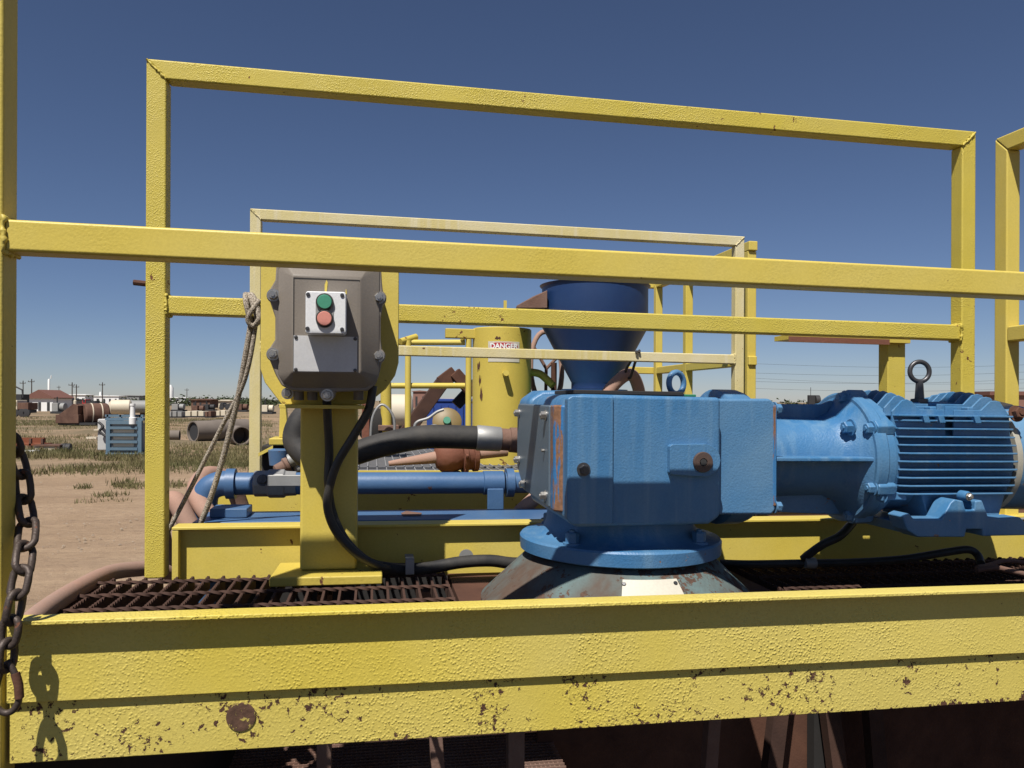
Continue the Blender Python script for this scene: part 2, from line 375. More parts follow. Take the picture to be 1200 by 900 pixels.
def grating(name, u0, u1, v0, v1, label, mat='rust_dark'):
    t = thing(name, label, 'grating', P(((u0+u1)/2, (v0+v1)/2, DK-.03)), 'rusty walkway gratings')
    n = int((v1-v0)/.0125); top = []
    for i in range(n):
        a = v0+(v1-v0)*i/n; d = (v1-v0)/n
        top += [(a+d*.1, DK), (a+d*.55, DK), (a+d*.75, DK-.004), (a+d*.95, DK-.004)]
    poly = [(v0, DK-.028)]+top+[(v1, DK-.028)]
    k = int((u1-u0)/.0302)
    first = obj('bearing_bar', MB().prism(poly, 'u', u0, u0+.0045), mat, t)
    for i in range(1, k+1): piece(first, Pd(i*.0302, 0, 0))
    # twisted cross rods
    r0 = MB(); nseg = int((u1-u0)/.006); vs = []; fs = []
    for i in range(nseg+1):
        a = i*.45; uu = u0+(u1-u0)*i/nseg
        for q in range(4): vs.append((uu, v0+.05+.0042*math.cos(a+q*math.pi/2), DK+.001+.0042*math.sin(a+q*math.pi/2)))
    for i in range(nseg):
        for q in range(4): fs.append((i*4+q, i*4+(q+1)%4, i*4+4+(q+1)%4, i*4+4+q))
    r0.add(vs, fs); first = obj('cross_rod', r0, mat, t, ang=60)
    for i in range(1, int((v1-v0-.06)/.1016)+1): piece(first, Pd(0, i*.1016, 0))
    return t
UL = -.548
grating('walkway_grating', UL, .150, 1.065, 1.676, 'rusty serrated bar grating left of the blue gearbox')
grating('walkway_grating', .81, 2.5, 1.065, 1.676, 'rusty bar grating in shade beneath the blue motor')
m = MB()
grating('walkway_grating', -.40, 1.9, 2.40, 2.96, 'far walkway grating behind the blue pipes')

# ------------------------------------------------------------------ guard rails
def weld(parent, pts, r, mat):
    pts = [Vector(p) for p in pts]; o = []
    for a, b in zip(pts[:-1], pts[1:]):
        n = max(3, int((b-a).length/.0028))
        o += [a+(b-a)*i/n+Vector((random.uniform(-1, 1), random.uniform(-.3, .3), random.uniform(-1, 1)))*r*.35 for i in range(n)]
    o.append(pts[-1])
    obj('weld', MB().tube(o, r, 7, radii=[r*random.uniform(.6, 1.3) for _ in o]), mat, parent, ang=80)
def frame_rail(name, label, u0, u1, v, wt, wb, wm, mat, bot0=None, mids=(), group='yellow guard rails', mid_to=None):
    t = thing(name, label, 'guard rail', P((u0, v, wb)), group); e = .0004
    obj('top_rail', MB().prism([(u0+e, wt), (u1-e, wt), (u1-TU-e, wt-TU), (u0+TU+e, wt-TU)], 'v', v, v+TU), mat, t, bevel=.004, seg=3)
    obj('post', MB().prism([(u0, wt-e), (u0+TU, wt-TU-e), (u0+TU, wb), (u0, wb)], 'v', v, v+TU), mat, t, bevel=.004, seg=3)
    obj('post', MB().prism([(u1, wt-e), (u1-TU, wt-TU-e), (u1-TU, wb), (u1, wb)], 'v', v, v+TU), mat, t, bevel=.004, seg=3)
    obj('middle_rail', MB().box(u0+TU+e, u1-TU-e, v+.001, v+TU-.001, wm-.0385, wm), mat, t, bevel=.004, seg=3)
    d = .0006; k = TU
    for ua, sg in ((u0, 1), (u1, -1)):
        weld(t, [(ua+sg*.002, v-d, wt-.003), (ua+sg*(k-.001), v-d, wt-k+.001)], .003, mat)
        weld(t, [(ua+sg*(k+.001), v+k, wm+.001), (ua+sg*(k+.001), v-d, wm+.001), (ua+sg*(k+.001), v-d, wm-.039), (ua+sg*(k+.001), v+k, wm-.0395)], .0034, mat)
    for um in mids: obj('post', MB().box(um, um+TU, v, v+TU, wb, wt-TU-e), mat, t, bevel=.004)
    return t
frame_rail('guard_rail', 'nearest yellow guard rail, its middle bar crossing the whole picture', -.478, 2.2, VF, .735, -.95, .2115, 'yellow')
uL = au(169.5, VB); uR = au(1143, VB)
br = frame_rail('guard_rail', 'tall yellow guard rail behind the control box and blue motor', uL, uR, VB, .702, DK-.01, .2125, 'yellow_chipped')
a = at(156, 331, VB+.02)
obj('rod_stub', MB().cyl((a[0], VB+.02, a[2]), (uL+.001, VB+.02, a[2]-.002), .006, 8), 'rust_steel', br)
uLf = au(292, VR); uRf = au(872, VR)
frame_rail('guard_rail', 'faded cream yellow guard rail beyond the blue pipes', uLf, uRf, VR, .705, -.40, .2125, 'yellow_faded')
# end rail, running towards the camera on the right
def end_rail(label, u, va, vb, posts, mat):
    t = thing('guard_rail', label, 'guard rail', P((u, vb, DK)), 'yellow guard rails'); e = .0004; wt = .702
    obj('top_rail', MB().prism([(va, wt), (vb-e, wt), (vb-TU-e, wt-TU), (va, wt-TU)], 'u', u, u+TU), mat, t, bevel=.004, seg=3)
    obj('post', MB().prism([(vb, wt-e), (vb-TU, wt-TU-e), (vb-TU, DK-.01), (vb, DK-.01)], 'u', u, u+TU), mat, t, bevel=.004, seg=3)
    obj('middle_rail', MB().box(u+.001, u+TU-.001, va, vb-TU-e, .174, .2125), mat, t, bevel=.004)
    for p in posts: obj('post', MB().box(u, u+TU, p, p+TU, DK-.01, wt-TU-e), mat, t, bevel=.004)
    return t
end_rail('yellow end rail at the right edge, coming towards the viewer', au(1179, VB), 1.06, VB+TU, (1.07,), 'yellow')
end_rail('yellow end rail running away beside the blue hopper', 1.565, 3.03, 4.16, (3.04, 3.70), 'yellow')
t = thing('guard_rail', 'far yellow corner rail just right of the blue hopper', 'guard rail', P((1.2, 4.2, DK)), 'yellow guard rails')
obj('top_rail', MB().box(1.30, 1.60, 4.165, 4.205, .665, .705), 'yellow', t, bevel=.004)
obj('middle_rail', MB().box(1.30, 1.60, 4.165, 4.205, .175, .213), 'yellow', t, bevel=.004)
obj('post', MB().box(1.26, 1.2995, 4.165, 4.205, DK, .705), 'yellow', t, bevel=.004)

# ------------------------------------------------------------------ control station
def hexbolt(parent, c, d, r, h, mat='bolt_steel', name='bolt', washer=True, sub=None):
    c = Vector(c); d = Vector(d).normalized(); mb = MB()
    if washer: mb.lathe(c, d, [(0, r*1.35), (h*.18, r*1.35)], 18)
    mb.lathe(c+d*h*.18, d, [(0, r), (h*.7, r), (h*.82, r*.86)], 6)
    mb.lathe(c+d*h*.99, d, [(0, r*.45), (h*.18, r*.42)], 10) if washer else None
    return obj(name, mb, mat, parent, ang=25)
cs = thing('control_station', 'grey push button control box on a yellow pedestal with round cornered back plate', 'control box', P((-.09, 1.62, DK)))
obj('base_plate', MB().prism([(au(316, 1.53), 1.53), (au(449, 1.53), 1.53), (au(449, 1.53), 1.672), (au(316, 1.53)+.004, 1.672)], 'w', DK+.006, -.343), 'yellow_far', cs, bevel=.003)
cu0, cu1 = au(352, 1.585), au(419, 1.585)
obj('pedestal', MB().box(cu0, cu1, 1.585, 1.670, -.3425, aw(385, 462, 1.585)), 'yellow', cs, bevel=.006, seg=3)
# back plate with rounded lower corners
VPL = 1.575
pl = [at(305, 296, VPL), at(467, 302, VPL), at(467, 425, VPL), at(463, 440, VPL), at(452, 456, VPL), at(432, 472, VPL), at(424, 474, VPL), at(330, 474, VPL), at(323, 465, VPL), at(310, 448, VPL), at(305, 432, VPL)]
obj('back_plate', MB().prism([(p[0], p[2]) for p in pl], 'v', VPL, VPL+.008), 'yellow', cs, bevel=.002)
obj('shelf', MB().box(au(327, 1.50), au(427, 1.50), 1.50, VPL-.0005, aw(380, 479, 1.5), aw(380, 474.5, 1.5)), 'yellow', cs, bevel=.001)
VE = 1.448
def poly_px(pts, v): return [(at(x, y, v)[0], at(x, y, v)[2]) for x, y in pts]
def lug(cx, cy, r, a0, a1, n=7): return [(cx+r*math.cos(R(a0+(a1-a0)*i/n)), cy+r*math.sin(R(a0+(a1-a0)*i/n))) for i in range(n+1)]
outl = [(330, 303), (438, 303), (446, 312), (447, 330)]+lug(444, 349, 8.5, -60, 60)+[(446, 372), (446, 398)]+lug(443, 417, 8.5, -60, 60)+[(444, 440), (440, 450), (430, 458)]+lug(383.5, 461, 9.5, -10, 190)+[(343, 458), (330, 452), (323, 440)]+lug(320, 415, 8.5, 120, 240)+[(322, 398), (322, 372)]+lug(320, 346, 8.5, 120, 240)+[(322, 328), (323, 312)]
cov = obj('cover_flange', MB().prism(poly_px(outl, VE), 'v', VE, VE+.03), 'enclosure_grey', cs, bevel=.003, seg=3)
ring = [(332, 306), (436, 306), (445, 316), (445, 440), (438, 450), (428, 455), (344, 455), (331, 449), (325, 438), (325, 316)]
inn = [(343, 322), (422, 326), (422, 328), (422.5, 434), (422, 437), (421, 438), (344, 437), (343, 436), (342.5, 434), (342.5, 324)]
VC = 1.417
obj('cover', MB().prism(poly_px(ring, VE), 'v', VE-.0005, VC, poly_px(inn, VC)), 'enclosure_grey', cs, bevel=.003, seg=3)
obj('cover_panel', MB().prism(poly_px([(346, 329), (419, 331), (419, 434.5), (346, 434)], VC), 'v', VC-.0004, VC+.001), 'enclosure_grey', cs)
for q in ([(343.2, 325), (344.4, 325), (344.4, 436), (343.2, 436)], [(344.6, 325.2), (421, 328.2), (421, 329.2), (344.6, 326.4)]): obj('panel_groove', MB().prism(poly_px(q, VC), 'v', VC-.0006, VC+.001), 'dark_steel', cs)
body = [(328, 308), (440, 308), (440, 452), (328, 452)]
obj('enclosure_body', MB().prism(poly_px(body, VE+.03), 'v', VE+.0305, VPL-.001), 'enclosure_grey', cs, bevel=.006, seg=3)
for px, py in ((320, 346), (443.5, 349), (320, 415), (443, 417), (383.5, 463)):
    hexbolt(cs, at(px, py, VE), (0, -1, 0), .0085, .011)
hexbolt(cs, at(337, 461, 1.53), (0, -1, 0), .0085, .012)
for px in (350, 366, 420):
    a = at(px, 458, 1.53); obj('conduit_boss', MB().cyl((a[0], 1.53, a[2]+.02), (a[0], 1.53, a[2]-.018), .010, 12), 'enclosure_grey', cs)
# push button station on the cover
VP = VC-.039
pb0, pb1 = at(357.5, 392, VP), at(405, 341.5, VP)
bx = obj('button_box', MB().prism(poly_px([(357.5, 343), (359.5, 341), (403, 342), (405, 344), (405, 389), (403, 391.5), (359.5, 391), (357.5, 389)], VP), 'v', VP, VC-.0005), 'box_grey', cs, bevel=.002)
ov = lug(380, 354, 10.5, 180, 360, 10)+lug(380, 374, 10.5, 0, 180, 10)
obj('escutcheon', MB().prism(poly_px(ov, VP), 'v', VP-.0012, VP-.0002), 'galv', bx)
for cy, mt, nm in ((354.0, 'button_green', 'green_button'), (373.5, 'button_red', 'red_button')):
    c = at(380, cy, VP-.0012)
    rg = obj('button_ring', MB().lathe((c[0], VP-.0014, c[2]), (0, -1, 0), [(0, .0152), (.004, .0150), (.0046, .0130), (.002, .0128)], 28), 'rubber', bx)
    obj(nm, MB().lathe((c[0], VP-.002, c[2]), (0, -1, 0), [(0, .0125), (.0042, .0125), (.0052, .0115), (.0054, .001)], 28), mt, bx)
for px, py in ((360.5, 345), (400.5, 346), (360, 385), (400.5, 386)):
    c = at(px, py, VP); obj('screw', MB().lathe((c[0], VP-.0003, c[2]), (0, -1, 0), [(0, .0036), (.0015, .0034), (.0018, .001)], 14), 'bolt_dark', bx)
npl = obj('name_plate', MB().prism(poly_px([(344, 393), (418.5, 395), (418.5, 436), (344, 435)], VC), 'v', VC-.0022, VC-.0006), 'label_metal', cs)
for px, py in ((346.5, 395), (416, 397), (346.5, 433), (416, 434)):
    c = at(px, py, VC-.0022); obj('rivet', MB().lathe((c[0], VC-.0024, c[2]), (0, -1, 0), [(0, .0034), (.002, .0028), (.0026, .001)], 12), 'bolt_dark', npl)
c = at(382, 336, VC); obj('paint_drip', MB().prism(poly_px([(380, 342), (380, 334), (382, 328), (383.5, 331), (382.5, 342)], VC), 'v', VC-.0014, VC-.0003), 'yellow', cs)
c = at(405, 341, VC); obj('paint_drip', MB().prism(poly_px([(404.3, 345), (404.8, 339), (405.6, 340), (405.8, 345)], VC), 'v', VC-.0014, VC-.0003), 'yellow', cs)

# cables
def cable(name, pts, r, mat, label, cat='cable', n=10, group=None, k=8):
    return tag(obj(name, MB().tube(smooth_path(pts, k), r, n), mat, ang=80), label, cat, group)
def A(px, py, v): return at(px, py, v)
cable('power_cable', [A(383, 466, 1.53), A(384, 490, 1.545), A(386, 530, 1.56), A(385, 565, 1.56), A(390, 600, 1.57), A(405, 632, 1.57), A(428, 655, 1.58), A(447, 663, 1.60)], .0085, 'rubber_cable', 'black cable dropping straight from the bottom of the grey control box', group='black power cables')
cable('power_cable', [A(437, 452, 1.52), A(432, 480, 1.52), A(415, 510, 1.53), A(397, 540, 1.54), A(388, 565, 1.545), A(384, 592, 1.55), A(393, 620, 1.555), A(415, 646, 1.56), A(440, 662, 1.575), A(456, 667, 1.60)], .0085, 'rubber_cable', 'black cable slanting from the right side of the control box across the pedestal', group='black power cables')
cable('power_cable', [A(440, 664, 1.60), A(465, 667, 1.62), A(500, 666, 1.63), A(540, 659, 1.64), A(575, 657, 1.645), A(615, 660, 1.65), A(700, 650, 1.655)], .013, 'rubber', 'thick black cable lying along the yellow toe beam left of the gearbox', group='black power cables')
c = A(481, 666, 1.60)
tag(obj('clamp', MB().box(c[0]-.009, c[0]+.009, 1.595, 1.60, c[2]-.012, c[2]+.018).box(c[0]-.009, c[0]+.009, 1.595, 1.645, c[2]+.018, c[2]+.021), 'galv', bevel=.001), 'small galvanised clip holding the thick cable to the grating', 'clip')
c = A(547, 652, VB-.004)
tag(obj('metal_tag', MB().lathe((c[0], c[1], c[2]), (0, -1, 0), [(0, .016), (.002, .016)], 20), 'galv'), 'small oval metal tag on the yellow toe beam', 'tag')

# ------------------------------------------------------------------ agitator: cone, gearbox, motor
UC, VCG = .463, 1.41
ag = thing('agitator', 'blue gear motor on a rusty cone base, standing on the walkway', 'gear motor', P((UC, VCG, DK)))
cone = obj('cone_base', MB().lathe((UC, VCG, DK-.006), (0, 0, 1), [(0, .264), (.006, .264), (.092, .174), (.094, .165)], 64), 'cone_rust', ag)
# name tag lying on the cone
def cone_pt(ang, w, off):
    r = .264+(.174-.264)*(w-(DK))/(.086)+off
    return (UC+r*math.cos(ang), VCG+r*math.sin(ang), w+off*.6)
def face_ang(px, w):                       # angle on the camera side of the cone for a column of the photograph
    best = min((abs((lambda q: 600+900*q.x/q.y)(P(cone_pt(R(-160+.5*i), w, .003)))-px), R(-160+.5*i)) for i in range(270))
    return best[1]
a0, a1 = face_ang(728, -.32), face_ang(805, -.32); mb = MB(); vs = []; k = 8
for wv in (-.345, -.294):
    for o_ in (.001, .003):
        for i in range(k+1): vs.append(cone_pt(a0+(a1-a0)*i/k+(.02 if wv > -.32 else 0)*(1 if i == 0 else 0), wv, o_))
fs = []
for i in range(k):
    q = k+1
    fs += [(q+i, q+i+1, 3*q+i+1, 3*q+i), (i, i+1, 2*q+i+1, 2*q+i), (i, i+1, q+i+1, q+i), (2*q+i, 2*q+i+1, 3*q+i+1, 3*q+i)]
fs += [(0, q, 3*q, 2*q), (k, q+k, 3*q+k, 2*q+k)]
tg = obj('name_tag', mb.add(vs, fs), 'tag_cream', cone)
for ang in (a0+.03, a1-.03):
    p = cone_pt(ang, -.300, .0032); obj('rivet', MB().lathe(p, (math.cos(ang), math.sin(ang), .9), [(0, .004), (.0018, .003)], 10), 'bolt_dark', cone)
fl = obj('mounting_flange', MB().lathe((UC, VCG, -.276), (0, 0, 1), [(0, .182), (.003, .189), (.025, .190), (.0285, .187), (.030, .170), (.033, .158), (.040, .147), (.052, .140), (.075, .137)], 72), 'blue_machine', ag, ang=32)
for i in range(4):
    an = R(-138+90*i); c = Vector((UC+.163*math.cos(an), VCG+.163*math.sin(an), -.2465))
    hexbolt(fl, c, (0, 0, 1), .012, .022, 'blue_machine')
# gear housing
GF = 1.228; gu0, gu1 = au(665, GF), au(846, GF)
obj('housing', MB().prism([(gu0+.004, -.012), (gu0+.010, .006), (gu0+.022, .016), (gu1, .014), (gu1, -.190), (gu1-.02, -.203), (gu0+.016, -.205), (gu0+.004, -.195)], 'v', GF+.003, 1.55), 'blue_machine', ag, bevel=.007, seg=3)
obj('front_panel', MB().prism([(gu0, .008), (gu0+.008, .013), (au(719, GF), .012), (au(719, GF), -.196), (au(719, GF)-.004, -.200), (gu0+.008, -.200), (gu0, -.192)], 'v', GF-.002, GF+.02), 'blue_machine', ag, bevel=.003, seg=2)
obj('rear_housing', MB().prism([(gu0+.002, -.16), (gu0+.002, .006), (gu0+.03, .026), (gu0+.11, .028), (gu0+.12, -.16)], 'v', 1.555, 1.67), 'blue_machine', ag, bevel=.01, seg=3)
# end cover plate on the left
cv = obj('end_cover', MB().prism([(1.312, -.004), (1.60, -.002), (1.612, -.012), (1.615, -.135), (1.54, -.178), (1.312, -.183)], 'u', gu0-.012, gu0+.003), 'blue_cover', ag, bevel=.003)
obj('corner_rib', MB().prism([(gu0-.010, 1.285), (gu0+.004, 1.272), (gu0+.02, 1.272), (gu0+.02, 1.311), (gu0-.010, 1.311)], 'w', -.186, -.003), 'blue_stained', ag, bevel=.004)
for vv, ww in ((1.335, -.022), (1.335, -.165), (1.59, -.022), (1.59, -.12), (1.53, -.165)):
    hexbolt(cv, (gu0-.0122, vv, ww), (-1, 0, 0), .0075, .010, 'bolt_steel')
obj('stud', MB().cyl((gu0-.0125, 1.345, -.085), (gu0-.018, 1.345, -.085), .003, 8), 'bolt_steel', cv)
obj('rust_edge', MB().box(au(910, 1.266)-.007, au(910, 1.266)+.0008, 1.2652, 1.30, -.178, .002), 'blue_stained', ag, bevel=.002)
hexbolt(ag, at(684, 550, GF-.0022), (0, -1, 0), .0085, .010, 'bolt_dark')
obj('inspection_cover', MB().prism([(au(664, 1.42), 1.36), (au(787, 1.42), 1.36), (au(787, 1.42), 1.52), (au(664, 1.42), 1.52)], 'w', .0175, .025), 'dark_steel', ag, bevel=.0015)
c = at(821, 541, GF)
bs = obj('oil_boss', MB().prism(poly_px([(783, 523), (786, 520.5), (826, 520)]+lug(823, 539, 19, -80, 80, 8)+[(824, 558), (786, 555.5), (783, 553)], GF), 'v', GF-.009, GF+.01), 'blue_machine', ag, bevel=.006, seg=3)
obj('oil_plug', MB().lathe((c[0], GF-.009, c[2]), (0, -1, 0), [(0, .0175), (.003, .0175), (.0045, .0165), (.0045, .007), (-.003, .006)], 28), 'plug_brown', bs)
obj('plug_socket', MB().lathe((c[0], GF-.0128, c[2]), (0, -1, 0), [(0, .0062), (.001, .006)], 6), 'yard_dark', bs)
# lifting eye on the gearbox
c = at(792.5, 449, 1.42); e = MB(); ex = Vector((math.sin(R(64)), math.cos(R(64)), 0))
e.tube([Vector(c)+ex*.021*math.cos(2*math.pi*i/28)+Vector((0, 0, 1))*.021*math.sin(2*math.pi*i/28) for i in range(28)], .0058, 10, True)
e.lathe((c[0], c[1], .014), (0, 0, 1), [(0, .016), (.008, .015), (.012, .009)], 18)
obj('lifting_eye', e, 'blue_machine', ag)
# neck block and circular flange towards the motor
BF = 1.266; bu1 = au(910, BF)
obj('neck_block', MB().prism([(gu1-.004, .012), (bu1-.012, .014), (bu1, .004), (bu1, -.186), (bu1-.008, -.194), (gu1-.004, -.192)], 'v', BF, 1.54), 'blue_machine', ag, bevel=.006, seg=3)
AX = (0, VCG+.01, -.100)
def axl(u0, prof, n=48, mat='blue_machine', name='neck', ang=38, bevel=0):
    return obj(name, MB().lathe((u0, AX[1], AX[2]), (1, 0, 0), prof, n), mat, ag, ang=ang, bevel=bevel)
axl(bu1-.055, [(0, .125), (.005, .132), (.045, .132), (.056, .128)], name='gear_flange')
hexbolt(ag, (bu1+.001, BF+.012, -.004), (1, 0, 0), .009, .014, 'blue_machine')
hexbolt(ag, (bu1+.001, BF+.010, -.180), (1, 0, 0), .009, .014, 'blue_machine')
mu = au(1003, 1.36)                       # motor flange
axl(bu1, [(0, .094), (.026, .092), (.032, .080), (mu-bu1-.045, .077), (mu-bu1-.022, .088), (mu-bu1, .120)], name='lantern_barrel', ang=60)
# four ribs of the lantern
rb = MB().prism([(bu1, 1.302), (mu+.002, 1.302), (mu+.002, 1.345), (bu1, 1.345)], 'w', AX[2]-.002, AX[2]+.007)
obj('rib', rb, 'blue_machine', ag, bevel=.003)
obj('rib', MB().prism([(bu1, 1.49), (mu+.002, 1.49), (mu+.002, 1.54), (bu1, 1.54)], 'w', AX[2]-.002, AX[2]+.007), 'blue_machine', ag, bevel=.003)
obj('rib', MB().prism([(bu1, -.03), (mu+.004, -.03), (mu+.004, .010), (mu-.012, .014), (mu-.03, .006), (bu1, .004)], 'v', 1.425, 1.435), 'blue_machine', ag, bevel=.002)
obj('rib', MB().prism([(bu1, -.17), (mu, -.17), (mu, -.216), (bu1, -.206)], 'v', 1.405, 1.415), 'blue_machine', ag, bevel=.002)
axl(mu, [(0, .126), (.003, .130), (.022, .130), (.026, .127), (.040, .127), (.044, .122), (.052, .120), (.058, .112)], 64, name='motor_flange', mat='blue_motor', ang=30)
def lugbolt(ang, r=.122):
    a = R(ang); c = Vector((mu+.004, AX[1]+r*math.cos(a), AX[2]+r*math.sin(a)))
    obj('lug', MB().lathe(c, (1, 0, 0), [(0, .017), (.034, .017), (.042, .012)], 6), 'blue_motor', ag, bevel=.003)
    hexbolt(ag, c+Vector((-.001, 0, 0)), (-1, 0, 0), .0105, .014, 'blue_motor')
for q in (150, 100, 205, 250, 50, -40): lugbolt(q)
lb = Vector((mu-.022, AX[1]-.100*math.cos(R(38)), AX[2]+.100*math.sin(R(38))))
hexbolt(ag, lb, (-1, 0, 0), .012, .018, 'blue_machine')
# motor frame: core, side fins, top fins, foot
me0, me1 = mu+.050, au(1197, 1.29)
motor = axl(me0-.006, [(0, .112), (.02, .106), (me1-me0-.01, .106), (me1-me0+.006, .112)], 48, name='motor_frame', mat='blue_motor')
FV = 1.288
for i in range(10):
    w0 = aw(1120, 493.5+9.55*i, FV); k = (w0-AX[2])/.13
    tip = FV+.03*k*k; back = AX[1]-.10*math.sqrt(max(.1, 1-(k*1.05)**2))+.012; sl = .035*abs(k)
    o = obj('fin', MB().prism([(me0+.006-.010*(1-abs(k)), tip+.008), (me0+.020, tip), (me1-.012-sl*.3, tip), (me1-.002-sl*.3, tip+.006), (me1, back), (me0-.004, back)], 'w', w0-.0016, w0+.0016), 'blue_motor', motor, bevel=.0009, seg=1)
    o2 = obj('fin', MB().prism([(me0, 2*AX[1]-tip), (me1, 2*AX[1]-tip), (me1, 2*AX[1]-back), (me0, 2*AX[1]-back)], 'w', w0-.0016, w0+.0016), 'blue_motor', motor)
tw = aw(1120, 488, FV)
# bars tying the uppermost side fins
for px in (1092, 1110, 1152):
    u = au(px, FV); obj('fin_bar', MB().hexa([(u-.010, FV+.006, tw-.012), (u+.002, FV+.006, tw-.012), (u+.006, FV+.05, tw-.010), (u-.006, FV+.05, tw-.010), (u-.014, FV+.006, tw), (u-.002, FV+.006, tw), (u+.002, FV+.05, tw+.004), (u-.010, FV+.05, tw+.004)]), 'blue_motor', motor)
obj('shoulder', MB().prism([(me0, FV+.012), (me1-.008, FV+.012), (me1, FV+.03), (me1, FV+.05), (me0-.006, FV+.05)], 'w', tw-.0015, tw+.0022), 'blue_motor', motor, bevel=.0012)
L = me1-me0
for i in range(11):
    vv = FV+.030+i*.0225; k = (vv-AX[1])/.135
    lift = .034*(1-min(1, abs(k))**2)
    wb = AX[2]+.100*math.sqrt(max(.04, 1-(k*1.0)**2))-.02
    wpk = .003+lift; wlo = -.014+lift*.85
    for seg_ in (0, 1):
        if seg_ == 0: po = [(me0-.004, wb), (me0-.004, wlo-.004), (me0+L*.07, wpk-.002), (me0+L*.11, wpk), (me0+L*.15, wpk-.004), (me0+L*.22, wlo), (me0+L*.43, wlo), (me0+L*.44, wb)]
        else: po = [(me0+L*.50, wb), (me0+L*.51, wlo), (me0+L*.74, wlo), (me0+L*.82, wpk-.002), (me0+L*.87, wpk), (me0+L*.91, wpk-.002), (me0+L*.99, wlo-.010), (me1, wb)]
        obj('fin', MB().prism(po, 'v', vv-.0024, vv+.0024), 'blue_motor', motor, bevel=.0012, seg=1)
    if i in (1, 4):
        for f_ in (.36, .68):
            u = me0+L*f_; obj('fin_bar', MB().box(u-.010, u+.004, vv-.0205, vv-.0026, wlo-.012, wlo-.001), 'blue_motor', motor, bevel=.002)
# foot
FO = 1.276
ft = [(1052, 604), (1060, 600), (1066, 607), (1098, 607), (1108, 588), (1113, 584), (1123, 586), (1126, 597), (1136, 596), (1137, 586), (1145, 585), (1152, 604), (1168, 606), (1190, 605), (1196, 612), (1196, 626), (1146, 627), (1145, 619), (1127, 619), (1125, 628), (1070, 628), (1058, 620)]
fy = [(x, y) for x, y in ft]
foot = obj('motor_foot', MB().prism(poly_px(fy, FO), 'v', FO-.014, FO+.03), 'blue_motor', ag, bevel=.003)
obj('foot_pad', MB().prism(poly_px([(1054, 612), (1195, 614), (1195, 624), (1060, 625)], FO+.03), 'v', FO+.0305, FO+.2), 'blue_motor', ag, bevel=.003)
obj('foot_web', MB().prism(poly_px([(1075, 575), (1175, 575), (1165, 610), (1085, 610)], FO+.05), 'v', FO+.04, FO+.18), 'blue_motor', ag, bevel=.003)
c = at(1130, 581, FO); obj('grounding_lug', MB().lathe((c[0], FO-.008, c[2]), (0, -1, 0), [(-.015, .010), (0, .010), (.004, .008)], 14), 'blue_motor', ag)
hexbolt(ag, (c[0], FO-.013, c[2]), (0, -1, 0), .0055, .006, 'bolt_steel')
c = at(1038, 585, 1.31); obj('bracket', MB().prism(poly_px([(1036, 574), (1060, 578), (1062, 586), (1038, 586)], 1.31), 'v', 1.305, 1.34), 'blue_motor', ag, bevel=.003); hexbolt(ag, (c[0]-.006, 1.31, c[2]+.004), (-1, -.4, 0), .008, .010, 'blue_motor')
# lifting eye of the motor
c = at(1077.5, 435.5, 1.42); e = MB()
e.tube([Vector(c)+Vector((1, -.15, 0)).normalized()*.0205*math.cos(2*math.pi*i/32)+Vector((0, 0, 1))*.0205*math.sin(2*math.pi*i/32) for i in range(32)], .0048, 12, True)
e.lathe((c[0], c[1], -.01), (0, 0, 1), [(0, .019), (.030, .018), (.031, .010), (c[2]-.022+.012, .0075)], 6)
obj('eye_bolt', e, 'bolt_dark', ag, ang=50)
axl(me1+.004, [(.0, .100), (.02, .108), (.10, .110), (.125, .100), (.13, .05)], 48, name='fan_cover', mat='blue_motor')
axl(me1+.0045, [(0, .118), (.005, .119), (.012, .119), (.014, .110)], 48, name='cover_ring', mat='cream_worn')
c = at(1190, 485, 1.30); hexbolt(ag, (me1+.006, 1.31, c[2]), (0, -1, .2), .012, .014, 'rust_steel')
obj('conduit_box', MB().lathe((me1+.10, 1.53, -.10), (.1, -.1, 1), [(0, .115), (.07, .115), (.10, .10), (.122, .06), (.128, .01)], 40), 'rubber', ag)

# motor cable on the deck
cable('motor_cable', [A(1000, 612, 1.52), A(985, 628, 1.50), A(965, 638, 1.51), A(948, 650, 1.53), A(942, 655, 1.54)], .009, 'rubber_cable', 'black cable drooping from beneath the lantern housing to the deck', group='black power cables')
cable('motor_cable', [A(845, 660, 1.60), A(880, 661, 1.57), A(942, 660, 1.54), A(1000, 659, 1.53), A(1060, 655, 1.50), A(1110, 647, 1.48), A(1135, 644, 1.47), A(1146, 650, 1.46), A(1150, 660, 1.44)], .0085, 'rubber_cable', 'black cable lying on the grating under the blue motor', group='black power cables')
c = A(950, 660, 1.53)
tag(obj('tape_wrap', MB().cyl((c[0]-.012, 1.532, c[2]+.001), (c[0]+.012, 1.53, c[2]), .012, 14), 'galv'), 'grey tape wrapped round the two motor cables', 'tape')
cable('loose_wire', [A(1146, 665, 1.42), A(1160, 662, 1.45), A(1180, 657, 1.48), A(1205, 660, 1.5)], .005, 'rust_pale', 'upper loose brown conduit end on the grating below the motor', 'wire')
cable('loose_wire', [A(1145, 668, 1.40), A(1165, 665, 1.40), A(1185, 669, 1.40), A(1215, 676, 1.4)], .006, 'rust_pale', 'lower loose brown conduit end on the grating below the motor', 'wire')
cable('loose_wire', [A(1170, 610, 1.34), A(1180, 611, 1.33), A(1190, 609, 1.33), A(1215, 607, 1.34)], .0028, 'galv', 'thin braided wire on the foot of the motor', 'wire')

